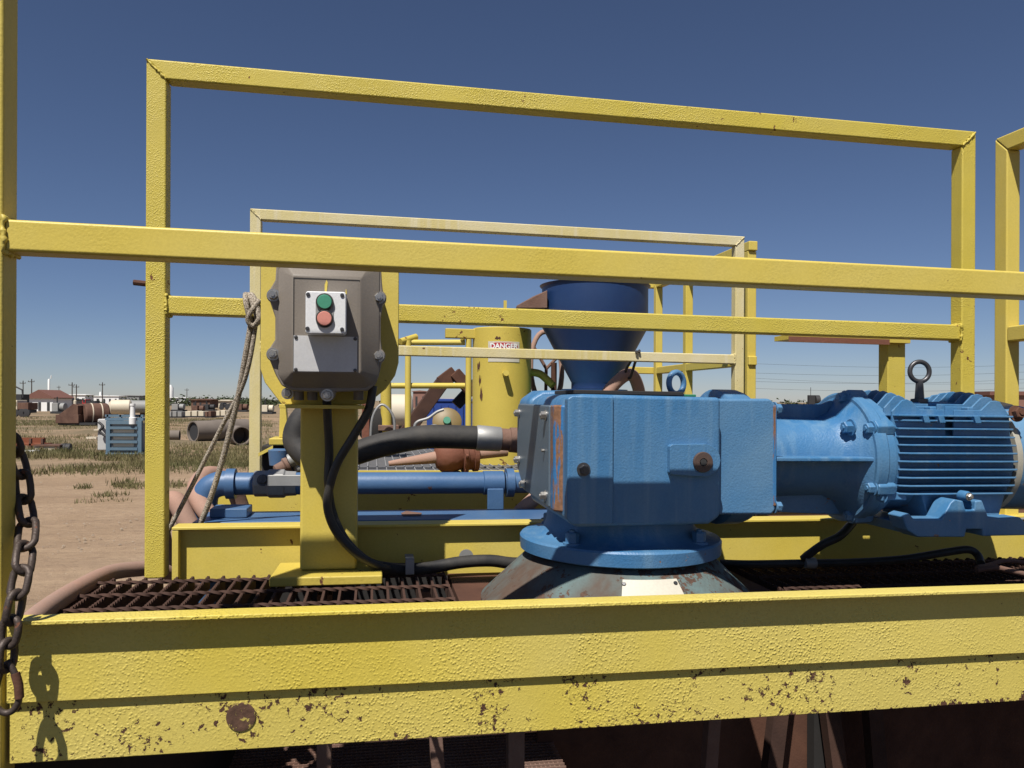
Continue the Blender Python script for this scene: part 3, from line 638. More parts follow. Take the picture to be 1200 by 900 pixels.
# ------------------------------------------------------------------ chain on the front post
chn = thing('chain', 'rusty chain with snap hook hanging beside the near left post', 'chain', P((-.43, .99, -.9)))
path = [A(12, 512, 1.074), A(19, 530, 1.075), A(26, 556, 1.07), A(29, 585, 1.065), A(33, 612, 1.05), A(31, 640, 1.02), A(27, 668, .995), A(21, 697, .985), A(15, 727, .98), A(10, 754, .978), A(9, 782, .978)]
path = [Vector(p) for p in path]
for i in range(len(path)-1):
    a, b = path[i], path[i+1]; d = (b-a); Ln = d.length; d.normalize()
    base_ax = Vector((1, -.35, 0)) if i % 2 == 0 else Vector((.35, 1, 0))
    sx = (base_ax-d*base_ax.dot(d)).normalized(); mid = (a+b)/2; hl = Ln*.5+.0035; hw = .0105; pts = []
    for q in range(20):
        an = 2*math.pi*q/20; ca, sa = math.cos(an), math.sin(an)
        pts.append(mid+sx*hw*ca+d*((hl-hw)*(1 if sa > 0 else -1)*(1 if abs(sa) > .05 else 0)+hw*sa))
    obj('link', MB().tube(pts, .0042, 9, True), 'chain_steel', chn, ang=80)
hk = [A(11, 776, .978), A(18, 788, .977), A(23, 806, .976), A(23, 822, .976), A(16, 833, .976), A(6, 835, .976), A(-4, 826, .976), A(-3, 806, .977), A(3, 786, .978)]
hp = smooth_path(hk+[hk[0]], 5)[:-1]
obj('snap_hook', MB().tube(hp, .0038, 9, True), 'chain_steel', chn, ang=80)
obj('hook_gate', MB().tube([A(19, 789, .976), A(23, 803, .975), A(24, 818, .975)], .0050, 9), 'rust_steel', chn, ang=80)

# ------------------------------------------------------------------ rope on the back rail
rp = thing('rope', 'frayed tan rope knotted on the back rail beside the control box', 'rope', P((-.2, VB, -.3)))
for k, off in enumerate((-6.5, -1, 4.5)):
    u = au(296+off, VB); c0 = (u, VB+TU/2, .193); lp = []
    for i in range(20):
        an = 2*math.pi*i/20
        lp.append((u+.006*math.sin(an+k)-.012*math.sin(an), VB+TU/2-.028*math.cos(an), .193+.030*math.sin(an)))
    obj('wrap', MB().tube(lp, .0058, 8, True), 'rope', rp, ang=80)
obj('knot', MB().tube(smooth_path([A(304, 352, VB-.014), A(296, 362, VB-.02), A(290, 374, VB-.016), A(296, 382, VB-.012), A(303, 374, VB-.02), A(301, 360, VB-.016)], 6), .0058, 8), 'rope', rp, ang=80)
obj('strand', MB().tube(smooth_path([A(300, 375, VB-.006), A(293, 420, VB+.0), A(283, 455, VB+.02), A(260, 500, VB+.05), A(225, 570, VB+.09), A(196, 626, VB+.12)], 6), .0048, 8), 'rope', rp, ang=80)
obj('strand', MB().tube(smooth_path([A(294, 378, VB-.006), A(287, 420, VB+.005), A(278, 470, VB+.03), A(262, 535, VB+.06), A(245, 590, VB+.08), A(229, 628, VB+.10)], 6), .0062, 8), 'rope', rp, ang=80)

# ------------------------------------------------------------------ blue pipes behind the back beam
VQ = 2.04
bp = thing('pipe_run', 'blue painted pipe with elbow and grey union behind the toe beam', 'pipe', P((.0, VQ, -.25)))
wq = aw(500, 566, VQ); rq = .0285
ue = au(268, VQ)
obj('pipe', MB().cyl((ue, VQ, wq), (au(300, VQ), VQ, wq), rq, 28), 'blue_pipe', bp)
obj('pipe', MB().cyl((au(345, VQ), VQ, wq), (au(566, VQ), VQ, wq), rq, 28), 'blue_pipe', bp)
obj('pipe', MB().cyl((au(592, VQ), VQ, wq), (au(760, VQ), VQ, wq), rq*.98, 28), 'blue_pipe', bp)
obj('coupling', MB().lathe((au(566, VQ), VQ, wq), (1, 0, 0), [(0, rq*1.0), (.002, rq*1.12), (.055, rq*1.12), (.057, rq)], 28), 'blue_pipe', bp)
obj('pipe_flange', MB().lathe((au(593, VQ), VQ, wq), (1, 0, 0), [(0, rq*1.35), (.02, rq*1.35), (.022, rq)], 28), 'blue_pipe', bp)
un = obj('union', MB().lathe((au(298, VQ), VQ, wq), (1, 0, 0), [(0, rq*1.08), (.003, rq*1.18), (.035, rq*1.18), (.038, rq*1.3), (.075, rq*1.3), (.078, rq*1.15), (.105, rq*1.1)], 8), 'galv', bp, bevel=.002)
hexbolt(un, (au(311, VQ), VQ-rq*1.3, wq+.012), (0, -1, .3), .011, .014, 'bolt_dark')
obj('valve_handle', MB().box(au(314, VQ-.04), au(372, VQ-.04), VQ-.047, VQ-.040, wq-.002, wq+.026), 'galv', bp, bevel=.002)
eb = obj('elbow', MB().tube(smooth_path([(ue+.004, VQ, wq), (ue-.02, VQ, wq), (ue-.045, VQ, wq-.012), (ue-.056, VQ, wq-.035), (ue-.058, VQ, wq-.07)], 6), rq*1.12, 24), 'blue_pipe', bp, ang=80)
obj('collar', MB().cyl((ue-.004, VQ, wq), (ue+.018, VQ, wq), rq*1.34, 28), 'blue_pipe', eb)
obj('collar', MB().cyl((ue-.058, VQ, wq-.065), (ue-.058, VQ, wq-.09), rq*1.32, 28), 'blue_pipe', eb)
obj('drop_pipe', MB().cyl((ue-.058, VQ, wq-.09), (ue-.058, VQ, -.8), rq, 24), 'blue_pipe', bp)
u = au(579, VQ); obj('pipe_bracket', MB().box(u-.022, u+.022, VQ-.034, VQ-.028, -.31, wq-.012), 'blue_pipe', bp, bevel=.003)
bl = thing('support_beam', 'flat blue steel beam running under the blue pipe', 'beam', P((.2, 1.9, -.32)))
obj('top_face', MB().box(au(235, 1.88), .80, 1.80, 1.965, -.290, -.276), 'blue_pipe', bl, bevel=.002)
obj('web', MB().box(au(235, 1.88), .80, 1.89, 1.90, -.40, -.2905), 'blue_pipe', bl)
c = at(485, 604, 1.86); obj('rust_patch', MB().prism([(c[0]-.025, 1.852), (c[0]+.018, 1.852), (c[0]+.022, 1.90), (c[0]-.014, 1.935), (c[0]-.028, 1.90)], 'w', -.2757, -.2745), 'rust_pale', bl)
obj('gusset', MB().box(au(246, 1.86), au(290, 1.86), 1.86, 1.94, -.2755, -.255), 'blue_pipe', bl, bevel=.002)

# hoses
cable('hose', [A(268, 640, 1.99), A(254, 615, 1.99), A(238, 594, 2.01), A(230, 577, 2.05), A(235, 562, 2.11), A(250, 556, 2.17), A(270, 566, 2.21), A(285, 600, 2.24), A(300, 650, 2.24)], .0225, 'hose_pink', 'pink brown hose looping over beside the blue elbow', 'hose', 16, 'pink brown hoses')
cable('hose', [A(248, 660, 1.96), A(222, 615, 1.98), A(207, 588, 2.0), A(196, 592, 2.02), A(188, 620, 2.05), A(200, 670, 2.1)], .0235, 'hose_pink', 'pink brown hose loop next to the back rail post, left of the elbow', 'hose', 16, 'pink brown hoses')
cable('hose', [A(230, 690, 1.95), A(190, 668, 1.86), A(160, 667, 1.80), A(128, 672, 1.72), A(95, 688, 1.58), A(60, 710, 1.42), A(28, 738, 1.25), A(-10, 790, 1.12)], .0165, 'hose_pink', 'pink brown hose lying along the left end of the grating', 'hose', 16, 'pink brown hoses')
cable('hose', [A(592, 620, 1.99), A(610, 600, 1.98), A(628, 583, 1.99), A(650, 560, 2.02)], .019, 'hose_pink', 'pink brown hose slanting up behind the gearbox left corner', 'hose', 14, 'pink brown hoses')
cable('hose', [A(703, 475, 3.3), A(716, 455, 3.3), A(731, 441, 3.3), A(741, 440, 3.32), A(748, 455, 3.36), A(752, 480, 3.4)], .028, 'hose_pink', 'pink brown hose arching beside the neck of the blue hopper', 'hose', 14, 'pink brown hoses')
cable('tie_cord', [A(749, 411, VR-.01), A(744, 425, 3.15), A(738, 443, 3.265), A(733, 436, 3.28), A(738, 425, 3.2), A(746, 412, VR-.012)], .006, 'rubber', 'black cord tying the pink hose to the faded rail', 'cord', 6)

# black suction hose with coupling
sh = thing('suction_hose', 'thick black hose with steel coupling passing behind the pedestal', 'hose', P((.2, 2.2, -.25)))
pts = smooth_path([A(366, 478, 2.30), A(350, 497, 2.29), A(347, 520, 2.28), A(372, 541, 2.25), A(410, 533, 2.22), A(450, 521, 2.2), A(500, 512, 2.2), A(560, 513, 2.2)], 10)
obj('hose', MB().tube(pts, .034, 20), 'rubber', sh, ang=80)
a_, b_ = Vector(A(558, 513, 2.2)), Vector(A(607, 516, 2.2)); d = (b_-a_)
obj('ferrule', MB().lathe(a_, d, [(0, .0345), (.004, .037), (.07, .0355), (.072, .034)], 24), 'galv', sh)
obj('nipple', MB().lathe(a_+d.normalized()*.072, d, [(0, .032), (.025, .032), (.027, .036), (.05, .037), (.055, .036), (.2, .036)], 24), 'rust_pale', sh)

# rusty strainer on the far walkway
rs = thing('strainer', 'round rusty brown valve body sitting below the black hose', 'valve', P(at(535, 556, 2.45)))
c = Vector(at(530, 536, 2.45))
obj('body', MB().lathe(c+Vector((-.055, 0, 0)), (1, .1, .08), [(0, .012), (.004, .035), (.02, .050), (.045, .056), (.07, .050), (.085, .042), (.086, .058), (.10, .060), (.101, .050), (.12, .048), (.121, .056), (.135, .056), (.137, .02)], 28), 'rust_red', rs, ang=40)
obj('outlet', MB().cyl(c+Vector((.07, 0, .01)), c+Vector((.18, .02, .02)), .018, 14), 'hose_pink', rs)
obj('inlet', MB().cyl(c+Vector((-.05, 0, .0)), c+Vector((-.20, .0, -.02)), .020, 14, .008), 'hose_pink', rs)
for i in range(6):
    an = 2*math.pi*i/6; p = c+Vector((.038, .052*math.cos(an), .052*math.sin(an)+.008)); hexbolt(rs, p, (1, .1, .08), .006, .008, 'rust_red')
obj('foot', MB().box(c.x-.03, c.x+.03, c.y-.03, c.y+.03, aw(535, 556, 2.45)-.05, c.z-.045), 'rust_red', rs, bevel=.004)

# far deck and its gear
fd = thing('far_deck', 'grey bar deck of the second skid behind the far rail', 'deck', P((.8, 3.9, -.35)))
obj('deck_sheet', MB().box(-.45, 2.6, 3.06, 4.9, -.318, -.304), 'grey_deck', fd)
first = obj('deck_bar', MB().box(-.44, -.436, 3.07, 4.89, -.3035, -.297), 'deck_bar', fd)
for i in range(1, 74): piece(first, Pd(i*.0412, 0, 0))
obj('skid_side', MB().box(-.45, 2.6, 3.06, 3.075, -.42, -.3185), 'yellow', fd)
for u_ in (-.40, 1.1, 2.5): obj('leg', MB().box(u_, u_+.08, 4.6, 4.68, -H+.02, -.319), 'yellow', fd)

ys_ = thing('yellow_standpipe', 'wide yellow cylinder with a red DANGER label and peeling paint', 'cylinder', P(at(588, 545, 3.8)))
c = at(588, 440, 3.8); rr = .1475
obj('shell', MB().lathe((c[0], 3.8, -.303), (0, 0, 1), [(0, rr), (aw(588, 386, 3.8)+.303-.004, rr), (aw(588, 386, 3.8)+.303, rr-.004), (aw(588, 386, 3.8)+.301, 0.01)], 48), 'yellow_far', ys_)
def cyl_patch(name, cu, cv_, r, px0, px1, py0, py1, mat, parent, thick=.003, n=10, rounded=.0, ragged=False):
    def ang(px):
        return min((abs(600+900*(lambda q: q.x/q.y)(P((cu+r*math.cos(R(-170+.5*i)), cv_+r*math.sin(R(-170+.5*i)), 0)))-px), R(-170+.5*i)) for i in range(320))[1]
    aa, bb = ang(px0), ang(px1); w0 = aw((px0+px1)/2, py1, cv_-r); w1 = aw((px0+px1)/2, py0, cv_-r); vs = []; fs = []
    for ro in (r+.0005, r+thick):
        for i in range(n+1):
            a = aa+(bb-aa)*i/n; e = rounded*(w1-w0)*(1-min(1, min(i, n-i)/1.5))
            lo, hi = w0+e, w1-e
            if ragged:
                rq_ = random.Random(i*7+int(px0*10)); mid_ = (w0+w1)/2+(w1-w0)*.35*(rq_.random()-.5); hh_ = (w1-w0)*(.06 if i in (0, n) else .12+.38*rq_.random()); lo, hi = mid_-hh_, mid_+hh_
            vs += [(cu+ro*math.cos(a), cv_+ro*math.sin(a), lo), (cu+ro*math.cos(a), cv_+ro*math.sin(a), hi)]
    q = 2*(n+1)
    for i in range(n):
        k = 2*i
        fs += [(k, k+2, k+3, k+1), (q+k, q+k+2, q+k+3, q+k+1), (k, k+2, q+k+2, q+k), (k+1, k+3, q+k+3, q+k+1)]
    fs += [(0, 1, q+1, q), (2*n, 2*n+1, q+2*n+1, q+2*n)]
    return obj(name, MB().add(vs, fs), mat, parent), aa, bb, w0, w1
lb_, aa, bb, w0, w1 = cyl_patch('label_plate', c[0], 3.8, rr, 572, 608, 400, 424, 'tag_cream', ys_, .002)
lr_, aa, bb, w0, w1 = cyl_patch('danger_label', c[0], 3.8, rr+.002, 574, 606, 401.5, 410, 'sign_red', ys_, .003, 10, .35)
def add_text(body, size, mat, parent, place, name='lettering', bold=0):
    cu = bpy.data.curves.new(name, 'FONT'); cu.body = body; cu.size = size; cu.align_x = 'CENTER'; cu.align_y = 'CENTER'; cu.extrude = .0005; cu.offset = bold
    to = bpy.data.objects.new(name, cu); COL.objects.link(to)
    dg = bpy.context.evaluated_depsgraph_get(); me = bpy.data.meshes.new_from_object(to.evaluated_get(dg)); bpy.data.objects.remove(to); bpy.data.curves.remove(cu)
    mb = MB(); mb.v = [place(v.co) for v in me.vertices]; mb.f = [tuple(p.vertices) for p in me.polygons]
    bpy.data.meshes.remove(me)
    return obj(name, mb, mat, parent)
am = (aa+bb)/2; rl = rr+.0062
def onlabel(co):
    a = am+co.x/rl
    return P((c[0]+(rl+co.z)*math.cos(a), 3.8+(rl+co.z)*math.sin(a), (w0+w1)/2+co.y))
add_text('DANGER', .034, 'white_paint', lr_, onlabel, bold=.0012)
for px, py, wd, hh in ((561, 428, 3, 12), (562.5, 446, 2.4, 15), (564, 463, 3, 17), (583, 396, 7, 4), (612, 476, 5, 5)):
    cyl_patch('peeled_patch', c[0], 3.8, rr, px-wd*.5, px+wd*.5, py-hh*.5, py+hh*.5, 'rust_steel', ys_, .0015, 7, 0, True)
p = Vector(at(592, 438, 3.8-rr)); obj('peg', MB().cyl(p+Vector((0, .01, 0)), p+Vector((-.004, -.05, .002)), .014, 14), 'yellow', ys_)
obj('arm', MB().box(au(521, 3.8), c[0]-rr+.02, 3.76, 3.80, aw(540, 397, 3.8), aw(540, 386, 3.8)), 'yellow_far', ys_, bevel=.004)
obj('outlet_pipe', MB().tube(smooth_path([(c[0]+rr-.01, 3.8, aw(622, 436, 3.8)), A(632, 438, 3.8), A(641, 445, 3.78), A(648, 452, 3.76)], 5), .020, 12), 'yellow_far', ys_, ang=80)

# valve wheel and stand beside the cylinder
vw = thing('hand_wheel', 'brown hand wheel and stand between the yellow cylinder and the blue hopper', 'valve', P(at(640, 480, 4.0)))
c2 = Vector(at(640, 432, 4.0)); e = MB()
e.tube([c2+Vector((.085*math.cos(2*math.pi*i/28), .03*math.sin(2*math.pi*i/28), .20*math.sin(2*math.pi*i/28))) for i in range(28)], .014, 10, True)
obj('rim', e, 'hose_pink', vw, ang=80)
for q in range(3):
    an = 2*math.pi*q/3+.4; obj('spoke', MB().cyl(c2, c2+Vector((.083*math.cos(an), .03*math.sin(an), .195*math.sin(an))), .009, 8), 'rust_pale', vw)
obj('stem', MB().cyl(c2+Vector((.03, -.05, .03)), c2+Vector((.03, -.05, -.32)), .016, 10), 'rust_steel', vw)

# hopper
hp_ = thing('hopper', 'dark blue steel mixing funnel with a side tray, behind the gearbox', 'hopper', P(at(697, 470, 3.6)))
VH = 3.6; hc = au(696.5, VH); r1 = (757-634)/900*VH/.96*.5; wt_ = aw(697, 339, VH); wn = aw(697, 456, VH); wr = aw(697, 385, VH)
obj('funnel', MB().lathe((hc, VH, wn), (0, 0, 1), [(0, .118*.95), (.03, .112), (wr-wn, r1*.99), (wr-wn+.01, r1), (wt_-wn, r1), (wt_-wn+.012, r1+.012), (wt_-wn+.012, r1-.006), (wr-wn+.02, r1-.008), (.04, .10)], 48), 'blue_hopper', hp_)
obj('neck_flange', MB().lathe((hc, VH, wn-.02), (0, 0, 1), [(0, .16), (.018, .16)], 32), 'blue_hopper', hp_)
tp = [at(605, 362, VH-.05), at(637, 343, VH-.10)]
obj('side_tray', MB().hexa([at(605, 361, VH-.08), at(641, 361, VH-.10), (at(641, 361, VH-.1)[0], VH+.22, aw(641, 361, VH)), (at(605, 361, VH)[0]+.03, VH+.22, aw(605, 361, VH)),
                            (at(605, 358, VH-.08)), at(641, 340, VH-.10), (at(641, 340, VH-.1)[0], VH+.22, aw(641, 340, VH)), (at(605, 358, VH)[0]+.03, VH+.22, aw(605, 358, VH))]), 'rust_pale', hp_, bevel=.003)
obj('table', MB().box(hc-.28, hc+.42, 3.36, 3.95, wn-.045, wn-.021), 'green_paint', hp_, bevel=.003)
for uu in (hc-.25, hc+.36):
    for vv in (3.39, 3.87): obj('leg', MB().box(uu, uu+.04, vv, vv+.04, -.30, wn-.0455), 'blue_hopper', hp_)

# yellow pipes of the far handrail
def pipe_rail(label, posts, rails, v):
    t = thing('pipe_handrail', label, 'handrail', P((au(posts[0][0], v), v, -.3)))
    for px, y0, y1 in posts:
        p = at(px, y0, v); obj('post', MB().cyl((p[0], v, p[2]), (p[0], v, -.30), .020, 12), 'yellow', t)
        obj('post_cap', MB().cyl((p[0]-.05, v-.02, p[2]-.010), (p[0]+.055, v+.05, p[2]+.030), .021, 12), 'yellow_far', t)
    for x0, x1, y in rails: obj('rail', MB().cyl((au(x0, v), v+.022, aw(x0, y, v)), (au(x1, v), v+.022, aw(x1, y, v)), .019, 10), 'yellow', t)
    return t
pipe_rail('thin yellow pipe handrail between the control box and the yellow cylinder', [(478, 399, 0), (549, 394, 0)], [(440, 545, 401), (440, 545, 452)], 5.0)
tag(obj('mast', MB().box(au(590, 6.0), au(593, 6.0)+.003, 6.0, 6.02, -.3, aw(591, 352, 6.0)), 'yellow'), 'thin yellow mast sticking up behind the yellow cylinder', 'mast')

# bent brown boom
t = thing('boom_arm', 'bent dark brown steel arm left of the yellow cylinder', 'boom', P(at(480, 520, 6.0)))
def beam2(p, q, v, wd, mat, par, nm):
    p = Vector(at(*p, v)); q = Vector(at(*q, v)); d = (q-p).normalized(); n_ = Vector((-d.z, 0, d.x))*wd/2
    return obj(nm, MB().hexa([p-n_, q-n_, q-n_+Vector((0, .1, 0)), p-n_+Vector((0, .1, 0)), p+n_, q+n_, q+n_+Vector((0, .1, 0)), p+n_+Vector((0, .1, 0))]), mat, par, bevel=.006)
beam2((470, 516), (519, 448), 5.6, .10, 'rust_dark', t, 'lower_arm')
beam2((517, 449), (534, 436), 5.6, .10, 'rust_steel', t, 'upper_arm')
beam2((533, 436), (556, 462), 5.58, .085, 'rust_steel', t, 'fore_arm')
beam2((535, 475), (560, 448), 5.7, .08, 'dark_steel', t, 'strut')
beam2((470, 516), (470, 560), 5.6, .3, 'dark_steel', t, 'pedestal')

# clutter on the second skid
t = thing('storage_tank', 'small cream coloured tank far behind the black hose', 'tank', wat(470, 505, 9.0))
c = wat(470, 482, 9.0); obj('shell', MB(I).lathe(c+Vector((-.13, 0, 0)), (1, .15, 0), [(-.01, .10), (.0, .17), (.02, .2), (.24, .2), (.26, .17), (.27, .10)], 28), 'cream_paint', t)
obj('saddle', MB(I).box(c.x-.1, c.x+.1, c.y-.1, c.y+.1, 0, c.z-.19), 'rust_pale', t)
t = thing('blue_container', 'dark blue steel container left of the yellow cylinder', 'container', wat(540, 520, 12))
c0, c1 = wat(500, 500, 12), wat(562, 471, 12)
obj('body', MB(I).box(c0.x, c1.x, 12, 13.2, .0, c1.z), 'container_blue', t, bevel=.02)
obj('rim', MB(I).box(c0.x-.02, c1.x+.02, 11.98, 13.22, c1.z+.001, c1.z+.05), 'container_blue', t, bevel=.01)
for i in range(7): obj('corrugation', MB(I).box(c0.x+.06+i*.115, c0.x+.11+i*.115, 11.975, 11.999, .1, c1.z-.05), 'container_blue', t)
t = thing('round_lid', 'brass coloured round lid behind the black hose', 'lid', P(at(524, 500, 4.6)))
c = at(524, 494, 4.6); obj('disc', MB().lathe(c, (-.1, -1, .35), [(-.03, .07), (-.01, .085), (0, .088), (.006, .08), (.01, .02)], 28), 'brass', t)
obj('hub', MB().lathe(c, (-.1, -1, .35), [(.0, .025), (.03, .022)], 14), 'green_paint', t)
obj('stand', MB().box(c[0]-.02, c[0]+.02, 4.62, 4.66, -.30, c[2]), 'rust_steel', t)
tag(obj('bent_rod', MB().tube(smooth_path([A(487, 512, 4.5), A(486, 500, 4.5), A(490, 494, 4.5), A(502, 490, 4.5), A(512, 483, 4.5), A(520, 480, 4.5)], 5), .009, 8), 'galv', ang=80), 'bent bare steel rod behind the black hose', 'rod')
tag(obj('bent_rod', MB().tube(smooth_path([A(488, 511, 4.4), A(500, 501, 4.4), A(512, 499, 4.4), A(512, 508, 4.4)], 5), .007, 8), 'galv', ang=80), 'short bare steel rod just above the black hose', 'rod')
t = thing('pump', 'cluttered red brown pump between the pedestal and the thin handrail', 'pump', P(at(440, 520, 4.2)))
c = Vector(at(441, 500, 4.2))
obj('casing', MB().lathe(c+Vector((0, .1, 0)), (0, -1, 0), [(0, .06), (.02, .10), (.10, .10), (.12, .05)], 24), 'dark_steel', t)
obj('frame', MB().box(c.x-.075, c.x-.035, 4.15, 4.25, -.3, c.z+.13), 'rust_red', t, bevel=.005)
obj('valve_body', MB().lathe(c+Vector((-.135, -.02, -.06)), (0, 0, 1), [(0, .03), (.03, .045), (.06, .03), (.10, .03), (.12, .045), (.15, .025)], 16), 'cream_paint', t)
obj('pipe', MB().cyl(c+Vector((.055, 0, -.1)), c+Vector((.05, 0, .24)), .03, 12), 'yellow_far', t)
obj('clamp', MB().box(c.x+.01, c.x+.12, 4.14, 4.26, c.z-.02, c.z+.01), 'rust_pale', t, bevel=.004)
obj('guard', MB().tube(smooth_path([c+Vector((-.03, -.12, -.1)), c+Vector((-.02, -.13, .05)), c+Vector((.03, -.13, .12)), c+Vector((.09, -.13, .05)), c+Vector((.09, -.12, -.1))], 5), .007, 6), 'galv', t, ang=80)
t = thing('valve_stand', 'yellow A shaped valve stand left of the pedestal', 'stand', P(at(330, 530, 2.7)))
obj('base', MB().box(au(317, 2.7), au(352, 2.7), 2.66, 2.8, aw(330, 521, 2.7), aw(330, 513, 2.7)), 'yellow_far', t, bevel=.004)
obj('upright', MB().prism([(au(327, 2.7), aw(330, 513, 2.7)), (au(338, 2.7), aw(330, 513, 2.7)), (au(335, 2.7), aw(330, 474, 2.7)), (au(328, 2.7), aw(330, 474, 2.7))], 'v', 2.7, 2.74), 'yellow', t, bevel=.003)
obj('box', MB().box(au(305, 2.7), au(348, 2.7), 2.74, 2.90, -.30, aw(330, 523, 2.7)), 'dark_steel', t, bevel=.004)
obj('flap', MB().hexa([at(303, 535, 2.66), at(320, 526, 2.66), at(320, 526, 2.9), at(303, 535, 2.9), at(303, 531, 2.66), at(320, 522, 2.66), at(320, 522, 2.9), at(303, 531, 2.9)]), 'yellow', t)
obj('cup', MB().lathe(Vector(at(327, 545, 2.66)), (0, 0, 1), [(0, .03), (.05, .035), (.055, .02)], 16), 'blue_pipe', t)
for i, (px, py, sc) in enumerate(((338, 541, 1.0), (322, 552, .8), (347, 550, .7))):
    p = Vector(at(px, py, 2.5)); obj('fitting', MB().lathe(p, (1, .3*i, .5), [(0, .01), (.005, .022*sc), (.04*sc, .024*sc), (.045*sc, .032*sc), (.06*sc, .03*sc), (.065*sc, .01)], 14), ('galv', 'rust_pale', 'galv')[i], t)

# rusty shelf angle on short yellow post, right of the hopper
t = thing('bracket_post', 'short yellow post carrying a rusty flat bar, behind the lantern housing', 'post', P((au(1050, 2.85), 2.85, DK)))
obj('post', MB().box(au(1040, 2.85), au(1061, 2.85), 2.85, 2.91, DK, aw(1050, 402, 2.85)), 'yellow_chipped', t, bevel=.004)
obj('flat_bar', MB().box(au(919, 2.85), au(1061, 2.85), 2.82, 2.93, aw(990, 401, 2.85)+.001, aw(990, 395, 2.85)), 'yellow_far', t, bevel=.001)
obj('rust_lip', MB().box(au(919, 2.85), au(1036, 2.85), 2.816, 2.8195, aw(990, 402, 2.85)-.004, aw(990, 397, 2.85)), 'rust_red', t)

# ------------------------------------------------------------------ the yard
def ybox(name, px0, px1, py0, py1, d, depth, mat, parent, bevel=0):
    a, b = wat(px0, py1, d), wat(px1, py0, d)
    return obj(name, MB(I).box(a.x, b.x, d, d+depth, a.z, b.z), mat, parent, bevel=bevel)
def yard(name, label, cat, px, d, group=None): return thing(name, label, cat, Vector(((px-600)/900*d, d, 0)), group)
# grey and blue separator skid
d = 30.0; t = yard('separator_skid', 'blue framed louvred cabinet with white tank on the weedy ground', 'cabinet', 140, d)
ybox('frame', 124, 129, 493, 535, d, .12, 'blue_yard', t, .01); ybox('frame', 161, 166, 493, 535, d, .12, 'blue_yard', t, .01)
ybox('frame', 129, 161, 493, 497, d, .12, 'blue_yard', t); ybox('base', 123, 168, 531, 536.5, d-.1, 1.5, 'blue_yard', t, .02)
ybox('core', 129, 161, 497, 531, d+.1, 1.2, 'grey_tank', t)
for i in range(4): ybox('louvre', 128.9, 161.1, 500+i*8.2, 503+i*8.2, d-.03, .14, 'blue_yard', t)
for i in range(3): ybox('panel', 133, 157, 503.4+i*8.2, 507+i*8.2, d+.05, .05, 'cream_paint', t)
ybox('white_tank', 114, 127, 491, 528, d+.5, 1.3, 'grey_pale', t, .05)
ybox('top_rail', 123, 168, 486, 488.5, d+.2, .1, 'blue_yard', t); ybox('top_beam', 123, 168, 490, 492.5, d+.1, 1.0, 'blue_yard', t)
for px in (125, 140, 163): ybox('stanchion', px, px+2, 486, 493, d+.2, .1, 'blue_yard', t)
a = wat(155.5, 497, d); obj('stack', MB(I).lathe(a, (0, 0, 1), [(0, .13), (.25, .13), (.27, .10), (.7, .08), (.72, .1), (.8, .1)], 16), 'white_paint', t)
obj('hose', MB(I).tube(smooth_path([wat(116, 495, d+.4), wat(121, 500, d+.3), wat(117, 505, d+.3), wat(122, 510, d+.3), wat(126, 512, d+.3)], 5), .05, 8), 'yard_dark', t, ang=80)
ybox('bracket', 110, 116, 503, 504.5, d+.4, .3, 'cream_paint', t)
# rusty tank skid
d = 62.0; t = yard('rusty_tank', 'rusty brown horizontal tank skid lying across the grass', 'tank', 88, d)
a = wat(93, 485, d); r_ = .85
obj('shell', MB(I).lathe(a+Vector((0, .6, 0)), (1, .9, 0), [(-.05, .3), (0, r_*.9), (.1, r_), (1.7, r_), (1.8, r_*.9), (1.85, .3)], 28), 'yard_rust', t)
for q in (.5, 1.2): obj('band', MB(I).lathe(a+Vector((0, .6, 0))+Vector((1, .9, 0)).normalized()*q, (1, .9, 0), [(0, r_*1.03), (.08, r_*1.03)], 28), 'cream_paint', t)
ybox('box', 65, 92, 486, 496, d-.3, 1.6, 'yard_rust', t, .03); 
p0, p1 = wat(70, 486, d), wat(93, 486, d)
obj('hood', MB(I).prism([(p0.x, p0.z), (p1.x, p0.z), (p1.x, p0.z+.75), (p0.x+1.2, p0.z+.9), (p0.x+.7, p0.z+.5)], 'v', d-.2, d+1.2), 'yard_rust', t, bevel=.03)
ybox('skid', 68, 112, 495.5, 498, d-.2, 1.6, 'yard_dark', t)
a = wat(88, 474, d); obj('vent', MB(I).lathe(a, (0, 0, 1), [(0, .12), (.3, .12), (.35, .05), (.7, .04)], 10), 'cream_paint', t)
# orange scrap
d = 33.0; t = yard('scrap_frame', 'orange rusty steel frame lying at the left, beside cream trough', 'scrap', 34, d)
ybox('back_plate', 10, 52, 513, 520, d+.6, .1, 'yard_orange', t); ybox('side', 10, 22, 513, 527, d, .1, 'yard_orange', t)
for px in (22, 34, 48): ybox('upright', px, px+2.5, 514, 530, d-.1, .1, 'yard_rust', t)
ybox('lower_bar', 14, 52, 528, 530.5, d-.12, .2, 'yard_rust', t); ybox('deck', 12, 50, 520, 522, d-.1, .7, 'yard_orange', t)
t = yard('trough', 'cream painted steel trough beside the orange scrap frame', 'trough', 55, d)
ybox('body', 40, 69, 523, 531, d-.5, .8, 'cream_paint', t, .02); ybox('rim', 39, 70, 521.5, 523, d-.55, .9, 'yard_rust', t); ybox('strap', 47, 51, 522, 531.5, d-.53, .02, 'yard_rust', t); ybox('strap', 64, 67, 522, 531.5, d-.53, .02, 'yard_rust', t)
t = yard('drum', 'dark drum lying on its side in the grass by the cream trough', 'drum', 77, d)
obj('shell', MB(I).lathe(wat(72, 525.5, d-.2), (1, .25, 0), [(0, .19), (.02, .21), (.16, .21), (.17, .225), (.19, .225), (.2, .21), (.36, .21), (.38, .19)], 24), 'yard_dark', t)
